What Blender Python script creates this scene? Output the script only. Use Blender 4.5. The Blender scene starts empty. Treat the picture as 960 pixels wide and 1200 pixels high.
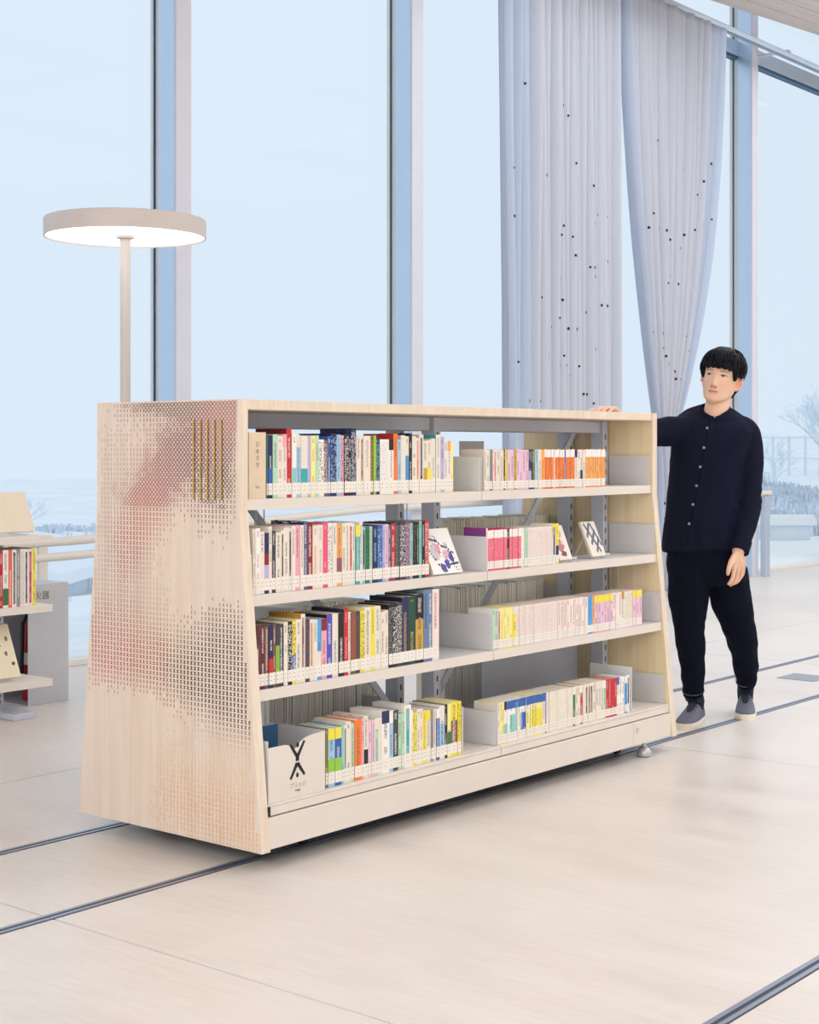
import bpy, bmesh, math, random
import numpy as np
from mathutils import Vector, Matrix, noise as mnoise

# ------------------------------------------------------------------ camera, sky, lights, exposure
F_PX, HZ_PX, CAM_H = 1809.0, 526.0, 1.26          # focal length and horizon row in a 960x1200 frame, eye height
ANG = math.radians(50.6)                          # direction of the bookcase / glass wall in plan
LX, LY = math.cos(ANG), math.sin(ANG)
OX, OY = -0.42, 4.59                              # plan position of the bookcase's near front corner
def W(l, d, z=0.0):                               # bookcase frame -> world
    return Vector((OX + l*LX - d*LY, OY + l*LY + d*LX, z))

scene = bpy.context.scene
COL = scene.collection
cam_data = bpy.data.cameras.new('camera')
cam = bpy.data.objects.new('camera', cam_data); COL.objects.link(cam)
cam.location = (0, 0, CAM_H); cam.rotation_euler = (math.radians(90), 0, 0)
cam_data.sensor_fit = 'HORIZONTAL'; cam_data.sensor_width = 36.0
cam_data.lens = 36.0*F_PX/960.0
cam_data.shift_y = -(600.0-HZ_PX)/960.0
cam_data.clip_end = 400
scene.camera = cam

scene.view_settings.view_transform = 'Standard'
scene.view_settings.look = 'None'
scene.view_settings.gamma = 1.0
scene.view_settings.use_curve_mapping = False
scene.view_settings.exposure = 0.0
scene.cycles.use_denoising = True
scene.cycles.max_bounces = 8
scene.cycles.diffuse_bounces = 4
scene.cycles.transparent_max_bounces = 24
scene.cycles.caustics_reflective = False
scene.cycles.caustics_refractive = False
scene.cycles.sample_clamp_indirect = 6.0

def lin(c):
    def f(v):
        v /= 255.0
        return v/12.92 if v <= 0.04045 else ((v+0.055)/1.055)**2.4
    return (f(c[0]), f(c[1]), f(c[2]), 1.0)

world = bpy.data.worlds.new('overcast_sky'); scene.world = world
world.use_nodes = True
wn = world.node_tree; wn.nodes.clear()
w_out = wn.nodes.new('ShaderNodeOutputWorld'); w_bg = wn.nodes.new('ShaderNodeBackground')
w_tc = wn.nodes.new('ShaderNodeTexCoord'); w_sep = wn.nodes.new('ShaderNodeSeparateXYZ')
w_ramp = wn.nodes.new('ShaderNodeValToRGB')
wn.links.new(w_tc.outputs['Generated'], w_sep.inputs[0]); wn.links.new(w_sep.outputs['Z'], w_ramp.inputs[0])
w_ramp.color_ramp.elements[0].position = 0.0; w_ramp.color_ramp.elements[0].color = lin((219, 232, 245))
w_ramp.color_ramp.elements[1].position = 0.6; w_ramp.color_ramp.elements[1].color = lin((220, 233, 246))
wn.links.new(w_ramp.outputs[0], w_bg.inputs[0]); w_bg.inputs[1].default_value = 1.06
wn.links.new(w_bg.outputs[0], w_out.inputs[0])

def ceiling_z(l):                                  # the slatted ceiling climbs along the glass wall
    return 5.238 + 0.0677*(l-8.97)
def area_light(name, l, d, sx, sy, power, color=(0.91, 0.958, 1.0)):
    ld = bpy.data.lights.new(name, 'AREA'); ld.shape = 'RECTANGLE'; ld.size = sx; ld.size_y = sy
    ld.energy = power; ld.color = color
    o = bpy.data.objects.new(name, ld); COL.objects.link(o)
    o.location = W(l, d, ceiling_z(l)-0.12); o.rotation_euler = (0, 0, ANG)
    return o
# soft ceiling light; far-left and window-side ones added to brighten end panel and curtains
for l_, d_, p_ in ((-7.5, -5.6, 270), (-7.5, -1.2, 320), (-2.0, -6.0, 120), (3.4, -6.0, 140), (8.8, -6.0, 140), (13.6, -6.0, 110),
                   (3.4, -1.8, 85), (8.8, -1.8, 105), (13.6, -1.8, 90), (6.0, 1.5, 75), (11.0, 1.5, 80)):
    area_light('ceiling_fill_light', l_, d_, 4.4, 3.2, p_)

# ------------------------------------------------------------------ materials
def principled(name, color, rough=0.5, metal=0.0, spec=0.4):
    m = bpy.data.materials.new(name); m.use_nodes = True
    b = m.node_tree.nodes['Principled BSDF']
    b.inputs['Base Color'].default_value = color if len(color) == 4 else lin(color)
    b.inputs['Roughness'].default_value = rough; b.inputs['Metallic'].default_value = metal
    b.inputs['Specular IOR Level'].default_value = spec
    return m, m.node_tree, b
def N(nt, kind, **kw):
    n = nt.nodes.new(kind)
    for k, v in kw.items(): setattr(n, k, v)
    return n
def link(nt, a, b): nt.links.new(a, b)
def mathn(nt, op, a, b=None, clamp=False):
    n = N(nt, 'ShaderNodeMath', operation=op); n.use_clamp = clamp
    for i, v in enumerate((a, b)):
        if v is None: continue
        if isinstance(v, (int, float)): n.inputs[i].default_value = v
        else: link(nt, v, n.inputs[i])
    return n.outputs[0]
def mixc(nt, fac, a, b):
    n = N(nt, 'ShaderNodeMix', data_type='RGBA')
    for sock, v in ((n.inputs[0], fac), (n.inputs[6], a), (n.inputs[7], b)):
        if isinstance(v, (int, float)): sock.default_value = v
        elif isinstance(v, tuple): sock.default_value = v
        else: link(nt, v, sock)
    return n.outputs[2]
def noise_tex(nt, scale, vec=None, detail=3.0, rough=0.5, stretch=None, dims='3D'):
    t = N(nt, 'ShaderNodeTexNoise'); t.noise_dimensions = dims
    t.inputs['Scale'].default_value = scale; t.inputs['Detail'].default_value = detail; t.inputs['Roughness'].default_value = rough
    if vec is None: vec = N(nt, 'ShaderNodeTexCoord').outputs['Object']
    if stretch:
        mp = N(nt, 'ShaderNodeMapping'); mp.inputs['Scale'].default_value = stretch
        link(nt, vec, mp.inputs[0]); vec = mp.outputs[0]
    link(nt, vec, t.inputs['Vector'])
    return t.outputs['Fac']
def ramp(nt, fac, stops):
    r = N(nt, 'ShaderNodeValToRGB')
    el = r.color_ramp.elements
    while len(el) < len(stops): el.new(0.5)
    for e, (p, c) in zip(el, stops): e.position = p; e.color = c if len(c) == 4 else lin(c)
    link(nt, fac, r.inputs[0]); return r.outputs[0]
def bump(nt, b, height, strength=0.2, dist=0.01):
    n = N(nt, 'ShaderNodeBump'); n.inputs['Strength'].default_value = strength; n.inputs['Distance'].default_value = dist
    link(nt, height, n.inputs['Height']); link(nt, n.outputs[0], b.inputs['Normal'])

M = {}
def simple(key, color, rough=0.5, metal=0.0, spec=0.4, vary=0.0, scale=6.0):
    m, nt, b = principled(key, color, rough, metal, spec)
    if vary:
        n = noise_tex(nt, scale)
        c = lin(color); lo = tuple(v*(1-vary) for v in c[:3])+(1,); hi = tuple(min(1, v*(1+vary)) for v in c[:3])+(1,)
        link(nt, ramp(nt, n, ((0.3, lo), (0.7, hi))), b.inputs['Base Color'])
    M[key] = m
    return m
simple('cream_steel', (229, 219, 209), 0.42, vary=0.02)
simple('lamp_metal', (206, 197, 192), 0.4, vary=0.02)
simple('grey_steel', (204, 208, 220), 0.45, vary=0.03)
simple('plate_steel', (222, 219, 218), 0.42, vary=0.02)
simple('white_steel', (232, 230, 228), 0.4, vary=0.02)
simple('brushed_steel', (200, 201, 207), 0.36, 0.35, vary=0.04, scale=3)
simple('dark_steel', (62, 64, 72), 0.35, 0.6, vary=0.05)
simple('rail_steel', (158, 166, 184), 0.3, 0.7, vary=0.05)
simple('rubber_black', (24, 25, 30), 0.6, vary=0.1)
simple('mullion_front', (216, 217, 228), 0.45, vary=0.02)
simple('mullion_side', (200, 216, 234), 0.3, 0.8, vary=0.02)
simple('gasket', (46, 92, 128), 0.4, vary=0.05)
simple('white_wall', (236, 232, 226), 0.8, vary=0.02)
simple('ink_black', (33, 31, 38), 0.6, vary=0.05)
simple('ink_grey', (120, 112, 108), 0.6, vary=0.05)
simple('marker_ink', (168, 146, 124), 0.6, vary=0.04)
simple('ink_pale', (188, 172, 162), 0.6, vary=0.03)
simple('marker_wood', (226, 205, 178), 0.6, vary=0.04, scale=30)
simple('book_pages', (232, 222, 205), 0.8, vary=0.05, scale=200)
simple('brightened_pages', (252, 246, 232), 0.8, vary=0.04, scale=160)  # page colour lightened in place of light missing on the far-side rows
simple('label_paper', (243, 236, 226), 0.5, vary=0.02)
simple('gold_paint', (222, 182, 92), 0.45, 0.0, vary=0.1, scale=60)
simple('extinguisher_red', (176, 22, 38), 0.3, vary=0.05)
simple('frame_white', (236, 232, 226), 0.4, vary=0.02)
simple('wood_plinth', (232, 214, 180), 0.5, vary=0.05, scale=20)
simple('handrail', (226, 220, 212), 0.4, vary=0.02)

def wood(key, c1, c2, grain_axis='z'):
    m, nt, b = principled(key, c1, 0.5)
    st = {'z': (26, 26, 1.1), 'x': (1.1, 26, 26)}[grain_axis]
    n1 = noise_tex(nt, 1.0, stretch=st, detail=5)
    n2 = noise_tex(nt, 4.0, stretch=st, detail=3)
    f = mathn(nt, 'ADD', mathn(nt, 'MULTIPLY', n1, 0.7), mathn(nt, 'MULTIPLY', n2, 0.3))
    link(nt, ramp(nt, f, ((0.34, c2), (0.62, c1))), b.inputs['Base Color'])
    bump(nt, b, f, 0.06, 0.002)
    M[key] = m
wood('panel_wood', (232, 214, 199), (224, 203, 186))
wood('panel_wood_warm', (232, 213, 194), (223, 201, 181))
wood('far_panel_wood', (246, 228, 190), (238, 213, 168))
wood('edge_wood', (236, 222, 204), (226, 206, 182))
wood('board_wood', (241, 232, 223), (233, 221, 209), 'x')
wood('ceiling_wood', (226, 213, 206), (213, 198, 190), 'x')

# concrete
m, nt, b = principled('floor_concrete', (226, 212, 196), 0.34, 0, 0.5)
tc = N(nt, 'ShaderNodeTexCoord').outputs['Object']
big = noise_tex(nt, 0.55, tc, 4); mid = noise_tex(nt, 3.0, tc, 5, stretch=(1.6, 0.5, 1)); fine = noise_tex(nt, 26.0, tc, 6, 0.66, stretch=(2.2, 0.22, 1))
spk = noise_tex(nt, 9.0, tc, 2)
f = mathn(nt, 'ADD', mathn(nt, 'ADD', mathn(nt, 'MULTIPLY', big, 0.45), mathn(nt, 'MULTIPLY', mid, 0.25)), mathn(nt, 'MULTIPLY', fine, 0.30))
c0 = ramp(nt, f, ((0.36, (212, 202, 193)), (0.5, (226, 217, 209)), (0.64, (234, 227, 220))))
link(nt, mixc(nt, ramp(nt, spk, ((0.19, (1, 1, 1, 1)), (0.215, (0, 0, 0, 1)))), c0, lin((196, 180, 166))), b.inputs['Base Color'])
link(nt, ramp(nt, mid, ((0.3, (0.28,)*3+(1,)), (0.7, (0.44,)*3+(1,)))), b.inputs['Roughness'])
bump(nt, b, fine, 0.16, 0.004)
M['floor_concrete'] = m
simple('floor_joint', (150, 136, 126), 0.7, vary=0.06)

# glass pane: clear, slightly cool, mirrors more at grazing angles
m = bpy.data.materials.new('window_glass'); m.use_nodes = True; nt = m.node_tree; nt.nodes.clear()
o_ = N(nt, 'ShaderNodeOutputMaterial'); tr = N(nt, 'ShaderNodeBsdfTransparent'); gl = N(nt, 'ShaderNodeBsdfGlossy'); mx = N(nt, 'ShaderNodeMixShader'); fr = N(nt, 'ShaderNodeLayerWeight')
tr.inputs[0].default_value = (0.975, 0.987, 0.992, 1); gl.inputs['Roughness'].default_value = 0.0; fr.inputs[0].default_value = 0.5
link(nt, mathn(nt, 'ADD', mathn(nt, 'MULTIPLY', mathn(nt, 'POWER', fr.outputs['Facing'], 5.0), 0.25), 0.002), mx.inputs[0]); link(nt, tr.outputs[0], mx.inputs[1]); link(nt, gl.outputs[0], mx.inputs[2]); link(nt, mx.outputs[0], o_.inputs[0])
M['window_glass'] = m

# curtain cloth: diffuse + translucent
def cloth(key, col, trans):
    m = bpy.data.materials.new(key); m.use_nodes = True; nt = m.node_tree; nt.nodes.clear()
    o_ = N(nt, 'ShaderNodeOutputMaterial'); df = N(nt, 'ShaderNodeBsdfDiffuse'); tl = N(nt, 'ShaderNodeBsdfTranslucent'); mx = N(nt, 'ShaderNodeMixShader')
    w = noise_tex(nt, 260.0, detail=2)
    c = lin(col); c2 = tuple(v*0.93 for v in c[:3])+(1,)
    cc = ramp(nt, w, ((0.35, c2), (0.65, c)))
    link(nt, cc, df.inputs[0]); link(nt, cc, tl.inputs[0]); mx.inputs[0].default_value = trans
    link(nt, df.outputs[0], mx.inputs[1]); link(nt, tl.outputs[0], mx.inputs[2]); link(nt, mx.outputs[0], o_.inputs[0])
    M[key] = m
cloth('curtain_cloth', (236, 238, 245), 0.55)
cloth('curtain_sheer', (236, 241, 250), 0.72)

# printed book cover: colour and ink come from mesh attributes, glyphs from noise on the UVs
def print_mat(key, mode):
    m, nt, b = principled(key, (200, 200, 200), 0.45)
    ba = N(nt, 'ShaderNodeAttribute', attribute_name='base').outputs['Color']
    if mode == 'plain':
        link(nt, ba, b.inputs['Base Color']); M[key] = m; return
    ia = N(nt, 'ShaderNodeAttribute', attribute_name='ink').outputs['Color']
    uv = N(nt, 'ShaderNodeUVMap').outputs[0]
    rnd = N(nt, 'ShaderNodeObjectInfo').outputs['Random']
    sep = N(nt, 'ShaderNodeSeparateXYZ'); link(nt, uv, sep.inputs[0])
    cmb = N(nt, 'ShaderNodeCombineXYZ')
    link(nt, sep.outputs[0], cmb.inputs[0]); link(nt, sep.outputs[1], cmb.inputs[1]); link(nt, mathn(nt, 'MULTIPLY', rnd, 37.0), cmb.inputs[2])
    if mode == 'title':
        n = noise_tex(nt, 1.0, cmb.outputs[0], 2, stretch=(9.0, 430.0, 1))
        run = noise_tex(nt, 1.0, cmb.outputs[0], 0, stretch=(0.01, 17.0, 1))
        g = mathn(nt, 'MULTIPLY', mathn(nt, 'MULTIPLY', mathn(nt, 'GREATER_THAN', n, 0.49), mathn(nt, 'GREATER_THAN', run, 0.46)), 0.75)
        strip = mathn(nt, 'LESS_THAN', mathn(nt, 'ABSOLUTE', sep.outputs[0]), 0.20)
        fac = mathn(nt, 'MULTIPLY', g, strip)
    elif mode == 'series':                          # many small dotted marks
        n = noise_tex(nt, 1.0, cmb.outputs[0], 1, stretch=(8.0, 420.0, 1))
        fac = mathn(nt, 'MULTIPLY', mathn(nt, 'GREATER_THAN', n, 0.57), 0.42)
    else:                                           # bold illustrated pattern
        n = noise_tex(nt, 1.0, cmb.outputs[0], 3, stretch=(4.6, 230.0, 1))
        fac = mathn(nt, 'MULTIPLY', mathn(nt, 'GREATER_THAN', n, 0.53), 0.68)
    link(nt, mixc(nt, fac, ba, ia), b.inputs['Base Color'])
    M[key] = m
print_mat('cover_plain', 'plain'); print_mat('cover_title', 'title'); print_mat('cover_series', 'series'); print_mat('cover_pattern', 'pattern')

# ------------------------------------------------------------------ mesh builder and object helpers
class MB:
    def __init__(s): s.v=[]; s.f=[]; s.mi=[]; s.base=[]; s.ink=[]; s.uv=[]; s.mats=[]
    def slot(s, key):
        if key not in s.mats: s.mats.append(key)
        return s.mats.index(key)
    def face(s, pts, mat=0, base=(1,1,1,1), ink=(0,0,0,1), uv=None):
        i0=len(s.v); s.v += [tuple(p) for p in pts]; s.f.append(tuple(range(i0, i0+len(pts)))); s._meta(mat, base, ink, uv, len(pts))
    def _meta(s, mat, base, ink, uv, n):
        s.mi.append(mat); s.base.append(base); s.ink.append(ink); s.uv.append(uv or [(0,0)]*n)
    def add(s, verts, faces, mat=0, base=(1,1,1,1), ink=(0,0,0,1)):
        i0=len(s.v); s.v += [tuple(p) for p in verts]
        for f in faces:
            s.f.append(tuple(i+i0 for i in f)); s._meta(mat, base, ink, None, len(f))
    def box(s, a, b, mat=0, base=(1,1,1,1), ink=(0,0,0,1)):
        x0,y0,z0=a; x1,y1,z1=b
        s.add([(x0,y0,z0),(x1,y0,z0),(x1,y1,z0),(x0,y1,z0),(x0,y0,z1),(x1,y0,z1),(x1,y1,z1),(x0,y1,z1)],
              [(0,3,2,1),(4,5,6,7),(0,1,5,4),(1,2,6,5),(2,3,7,6),(3,0,4,7)], mat, base, ink)
    def prism(s, poly, axis, a, b, mat=0):
        """extrude a 2-D polygon along an axis ('x': poly is (y,z); 'y': (x,z); 'z': (x,y))"""
        def P(u, v, t): return {'x': (t,u,v), 'y': (u,t,v), 'z': (u,v,t)}[axis]
        n=len(poly); vs=[P(u,v,a) for u,v in poly]+[P(u,v,b) for u,v in poly]
        fs=[tuple(range(n)), tuple(reversed(range(n,2*n)))]+[(i,i+n,(i+1)%n+n,(i+1)%n) for i in range(n)]
        s.add(vs, fs, mat)
    def tube(s, pts, rad, seg=8, mat=0, cap=True):
        pts=[Vector(p) for p in pts]; n=len(pts)
        rads=rad if isinstance(rad,(list,tuple)) else [rad]*n
        prev=None; rings=[]
        for i,p in enumerate(pts):
            t=(pts[min(i+1,n-1)]-pts[max(i-1,0)])
            t=t.normalized() if t.length>1e-9 else Vector((0,0,1))
            if prev is None:
                u=t.orthogonal().normalized()
            else:
                u=prev-t*prev.dot(t); u=u.normalized() if u.length>1e-6 else t.orthogonal().normalized()
            prev=u; w=t.cross(u)
            rings.append([p+(u*math.cos(2*math.pi*k/seg)+w*math.sin(2*math.pi*k/seg))*rads[i] for k in range(seg)])
        vs=[q for r in rings for q in r]; fs=[]
        for i in range(n-1):
            for k in range(seg):
                a=i*seg+k; b=i*seg+(k+1)%seg; fs.append((a,b,b+seg,a+seg))
        if cap: fs.append(tuple(reversed(range(seg)))); fs.append(tuple(range((n-1)*seg, n*seg)))
        s.add(vs, fs, mat)
    def lathe(s, prof, seg=32, center=(0,0), mat=0):
        vs=[]; fs=[]
        for r,z in prof:
            for k in range(seg):
                a=2*math.pi*k/seg; vs.append((center[0]+r*math.cos(a), center[1]+r*math.sin(a), z))
        for i in range(len(prof)-1):
            for k in range(seg):
                a=i*seg+k; b=i*seg+(k+1)%seg; fs.append((a,b,b+seg,a+seg))
        if prof[0]!=prof[-1]: fs.append(tuple(reversed(range(seg)))); fs.append(tuple(range((len(prof)-1)*seg, len(prof)*seg)))
        s.add(vs, fs, mat)
    def mesh(s, name, attrs=False):
        me=bpy.data.meshes.new(name); me.from_pydata(s.v, [], s.f)
        me.polygons.foreach_set('material_index', s.mi)
        for k in s.mats: me.materials.append(M[k])
        if attrs:
            for nm, src in (('base', s.base), ('ink', s.ink)):
                at=me.color_attributes.new(nm, 'FLOAT_COLOR', 'CORNER')
                flat=[c for f,col in zip(s.f,src) for _ in f for c in col]
                at.data.foreach_set('color', flat)
            uvl=me.uv_layers.new(name='UVMap')
            uvl.data.foreach_set('uv', [c for u in s.uv for p in u for c in p])
        me.update(); return me

def tagp(o, label=None, cat=None, group=None, kind=None):
    if label: o['label']=label
    if cat: o['category']=cat
    if group: o['group']=group
    if kind: o['kind']=kind
    return o
def link_obj(name, data, parent=None):
    o=bpy.data.objects.new(name, data); COL.objects.link(o)
    if parent is not None: o.parent=parent
    return o
def build(name, mb, mat=None, parent=None, smooth=False, bevel=0.0, attrs=False):
    if mat: mb.mats=[mat]
    me=mb.mesh(name, attrs); o=link_obj(name, me, parent)
    if smooth:
        me.polygons.foreach_set('use_smooth', [True]*len(me.polygons))
        try: me.set_sharp_from_angle(angle=math.radians(40))
        except Exception: pass
    if bevel:
        bv=o.modifiers.new('bevel','BEVEL'); bv.width=bevel; bv.segments=2; bv.limit_method='ANGLE'
    return o
def boxo(name, a, b, mat, parent=None, bevel=0.0):
    mb=MB(); mb.box(a,b); return build(name, mb, mat, parent, bevel=bevel)
def empty(name, loc=(0,0,0), rz=0.0):
    o=link_obj(name, None); o.location=loc; o.rotation_euler=(0,0,rz); o.empty_display_size=0.1; return o
def place(o, l, d, z=0.0, yaw=0.0):                # put a top-level object in the bookcase frame
    o.location=W(l,d,z); o.rotation_euler=(0,0,ANG+yaw); return o
def structure(o): o['kind']='structure'; return o
def text_obj(name, body, size, mat, parent, loc, rot=(math.radians(90),0,0), align='CENTER', stretch=1.0):
    cu=bpy.data.curves.new(name,'FONT'); cu.body=body; cu.size=size; cu.align_x=align; cu.align_y='CENTER'; cu.extrude=0.0003
    tmp=bpy.data.objects.new('tmp_text',cu); COL.objects.link(tmp)
    dg=bpy.context.evaluated_depsgraph_get(); dg.update()
    me=bpy.data.meshes.new_from_object(tmp.evaluated_get(dg))
    bpy.data.objects.remove(tmp); bpy.data.curves.remove(cu)
    me.materials.clear(); me.materials.append(M[mat]); me.name=name
    o=link_obj(name, me, parent); o.location=loc; o.rotation_euler=rot; o.scale=(1,stretch,1); return o
ORD=['zeroth','first','second','third','fourth','fifth','sixth','seventh','eighth','ninth','tenth','eleventh','twelfth','thirteenth','fourteenth','fifteenth','sixteenth','seventeenth','eighteenth','nineteenth','twentieth','twenty-first','twenty-second','twenty-third','twenty-fourth','twenty-fifth','twenty-sixth','twenty-seventh','twenty-eighth','twenty-ninth']
ORD+=[t if k==0 else t[:-4]+'y-'+ORD[k] for t in ('thirtieth','fortieth') for k in range(10)]
def inv(px, Y):                                    # bookcase-frame position of the point at depth Y in an image column
    dx, dy = (px-480.0)/F_PX*Y-OX, Y-OY
    return dx*LX+dy*LY, -dx*LY+dy*LX
def plane_l(px, d):                                # where the sight line of an image column meets the plane d, as length l
    rx, ry = (px-480.0)/F_PX, 1.0
    ol, od = OX*LX+OY*LY, -OX*LY+OY*LX
    k=(d+od)/(-rx*LY+ry*LX)
    return k*(rx*LX+ry*LY)-ol
rng=random.Random(7)
# ------------------------------------------------------------------ room shell (built in the bookcase frame)
GLASS_D=3.95
L0,L1,D0=-10.0,18.0,-10.0
# floor: cast slabs with narrow joints over a darker bed
fl=MB(); fl.box((L0,D0,-0.25),(L1,GLASS_D+0.3,-0.012))
floor=place(structure(build('floor', fl, 'floor_joint')),0,0)
ls=[L0,-7.0,-3.85,-0.69,2.455,5.2,7.92,11.0,14.2,L1]; ds=[D0,-6.6,-4.2,1.64,GLASS_D+0.3]
g=0.003
for i in range(len(ls)-1):
    for j in range(len(ds)-1):
        build('slab', (lambda m: (m.box((ls[i]+g,ds[j]+g,-0.05),(ls[i+1]-g,ds[j+1]-g,0.0)), m)[1])(MB()), 'floor_concrete', floor)
# steel tracks let into the floor
def floor_track(d, label):
    t=empty('floor_track'); place(t,0,0); tagp(t,label,'rail','steel tracks in the concrete floor')
    boxo('channel',(L0,d-0.022,-0.006),(L1,d+0.022,0.0012),'dark_steel',t)
    boxo('rail_bar',(L0,d-0.019,-0.004),(L1,d-0.006,0.003),'rail_steel',t)
    boxo('rail_bar',(L0,d+0.006,-0.004),(L1,d+0.019,0.003),'rail_steel',t)
floor_track(0.145,'steel floor track running under the front edge of the bookcase')
floor_track(0.80,'steel floor track running under the back edge of the bookcase')
floor_track(-1.61,'steel floor track crossing the bottom right corner of the photo')
simple('plate_dark',(150,154,166),0.5,vary=0.04)
op=MB(); op.box((4.56,0.37,0.0),(4.78,0.59,0.003))
tagp(place(build('floor_outlet',op,'plate_dark',bevel=0.001),0,0),'small square steel outlet cover in the floor right of the person','floor outlet')

# opaque walls of the rest of the room, behind and beside the camera
for nm,a,b in (('wall_back',(L0,D0-0.2,-0.2),(L1,D0,6.6)),('wall_left',(L0-0.2,D0-0.2,-0.2),(L0,GLASS_D+0.2,6.6)),('wall_right',(L1,D0-0.2,-0.2),(L1+0.2,GLASS_D+0.2,6.6))):
    place(structure(boxo(nm,a,b,'white_wall')),0,0)
# slatted ceiling that stops short of the glass
ce=MB()
def slab_strip(mb,d0,d1,th,dz=0.0):
    z0,z1=ceiling_z(L0)+dz,ceiling_z(L1)+dz
    mb.add([(L0,d0,z0),(L1,d0,z1),(L1,d1,z1),(L0,d1,z0),(L0,d0,z0+th),(L1,d0,z1+th),(L1,d1,z1+th),(L0,d1,z0+th)],
           [(0,3,2,1),(4,5,6,7),(0,1,5,4),(1,2,6,5),(2,3,7,6),(3,0,4,7)])
slab_strip(ce,D0,3.36,0.12,0.03)
ceiling=place(structure(build('ceiling',ce,'ceiling_wood')),0,0)
dd=3.39; k=0
while dd>D0+0.3:
    w=0.22 if k<44 else 0.9
    s_=MB(); slab_strip(s_,dd-w+0.008,dd,0.03); build('slat',s_,'ceiling_wood',ceiling); dd-=w; k+=1
# roof over the glass
place(structure(boxo('trim_1',(L0,2.6,6.5),(L1,GLASS_D+0.4,6.7),'white_wall')),0,0)
# glass wall: deep posts, frames and panes
posts=[-9.0,-6.7,-4.0,-1.5,0.85,3.11,5.37,7.92,10.65,13.2,15.8]
n_trim=2
for l in posts:
    t=place(structure(link_obj('trim_%d'%n_trim,None)),l,GLASS_D); n_trim+=1
    boxo('post_face',(-0.062,-0.16,0),(0.062,-0.146,6.5),'mullion_front',t,0.002)
    boxo('post_web',(-0.062,-0.146,0),(0.062,0.0,6.5),'mullion_side',t,0.002)
    boxo('glazing_frame',(-0.04,0.0,0),(0.04,0.10,6.5),'frame_white',t,0.002)
    boxo('gasket',(-0.050,0.05,0),(-0.0405,0.062,6.5),'gasket',t)
    boxo('gasket',(0.0405,0.05,0),(0.050,0.062,6.5),'gasket',t)
for i in range(len(posts)-1):
    a,b=posts[i]+0.053,posts[i+1]-0.053
    w=place(structure(link_obj('window_%d'%(i+1),None)),0,GLASS_D)
    boxo('sill',(a,0.0,0.0),(b,0.12,0.035),'frame_white',w,0.003)
    boxo('transom',(a,-0.02,5.14),(b,0.09,5.285),'mullion_side',w,0.003)
    boxo('gasket',(a,0.0,5.118),(b,0.07,5.139),'gasket',w)
    boxo('pane',(a,0.05,0.036),(b,0.062,5.118),'window_glass',w)
    boxo('pane',(a,0.05,5.286),(b,0.062,6.49),'window_glass',w)
    boxo('pane_clip',(a+0.004,0.0,4.26),(a+0.05,0.028,4.28),'grey_steel',w)
# curtain track
tr=empty('curtain_track'); place(tr,0,3.5); tagp(tr,'pale steel curtain rail running along the top of the glass wall','curtain rail')
boxo('rail',(3.0,-0.035,5.085),(L1-0.1,0.035,5.135),'mullion_side',tr,0.004)
boxo('rail_groove',(3.0,-0.012,5.078),(L1-0.1,0.012,5.0845),'rail_steel',tr)
for l in (5.4,8.0,10.72,13.2):
    boxo('bracket',(l-0.03,-0.045,5.136),(l+0.03,0.3,5.152),'grey_steel',tr,0.002)

# ------------------------------------------------------------------ curtains
def curtain(name,label,profile,zt,zb,folds,seed,sheer_edge,nz=70,amp=0.05):
    """profile(z)->(left l, right l, fold depth); cloth hung in pleats"""
    r=random.Random(seed); n=folds*14
    root=empty(name); place(root,0,3.47); tagp(root,label,'curtain')
    ph=[r.uniform(-0.35,0.35) for _ in range(folds+2)]; am=[r.uniform(0.55,1.25) for _ in range(folds+2)]
    P=[]
    for i in range(nz+1):
        z=zt+(zb-zt)*i/nz; lo,hi,dep=profile(z); row=[]
        for j in range(n+1):
            u=j/n; k=u*folds; ki=int(k)
            fr_=k-ki; a_=am[ki]*(1-fr_)+am[ki+1]*fr_; p_=ph[ki]*(1-fr_)+ph[ki+1]*fr_
            wob=0.35*math.sin(z*1.3+ki*2.1+seed)
            y=math.sin(2*math.pi*k+p_+wob)*dep*a_+0.35*dep*math.sin(2*math.pi*k*0.37+seed+z*0.6)
            x=lo+(hi-lo)*u+0.32*(hi-lo)/folds*math.cos(2*math.pi*k+p_+wob+0.6)*min(1,dep/0.03)
            row.append((x,y,z))
        P.append(row)
    def part(nm,j0,j1,mat):
        mb=MB(); idx={}
        vs=[]; fs=[]
        for i in range(nz+1):
            for j in range(j0,j1+1): idx[(i,j)]=len(vs); vs.append(P[i][j])
        for i in range(nz):
            for j in range(j0,j1): fs.append((idx[(i,j)],idx[(i,j+1)],idx[(i+1,j+1)],idx[(i+1,j)]))
        mb.add(vs,fs); o=build(nm,mb,mat,root,smooth=False)
        o.data.polygons.foreach_set('use_smooth',[True]*len(o.data.polygons))
        so=o.modifiers.new('thickness','SOLIDIFY'); so.thickness=0.002
        return o
    e0,e1=sheer_edge
    a,b=int(n*e0),int(n*(1-e1))
    if a>0: part('sheer_edge',0,a,'curtain_sheer')
    part('cloth',a,b,'curtain_cloth')
    if b<n: part('sheer_edge',b,n,'curtain_sheer')
    return root,P,n,nz
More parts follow.
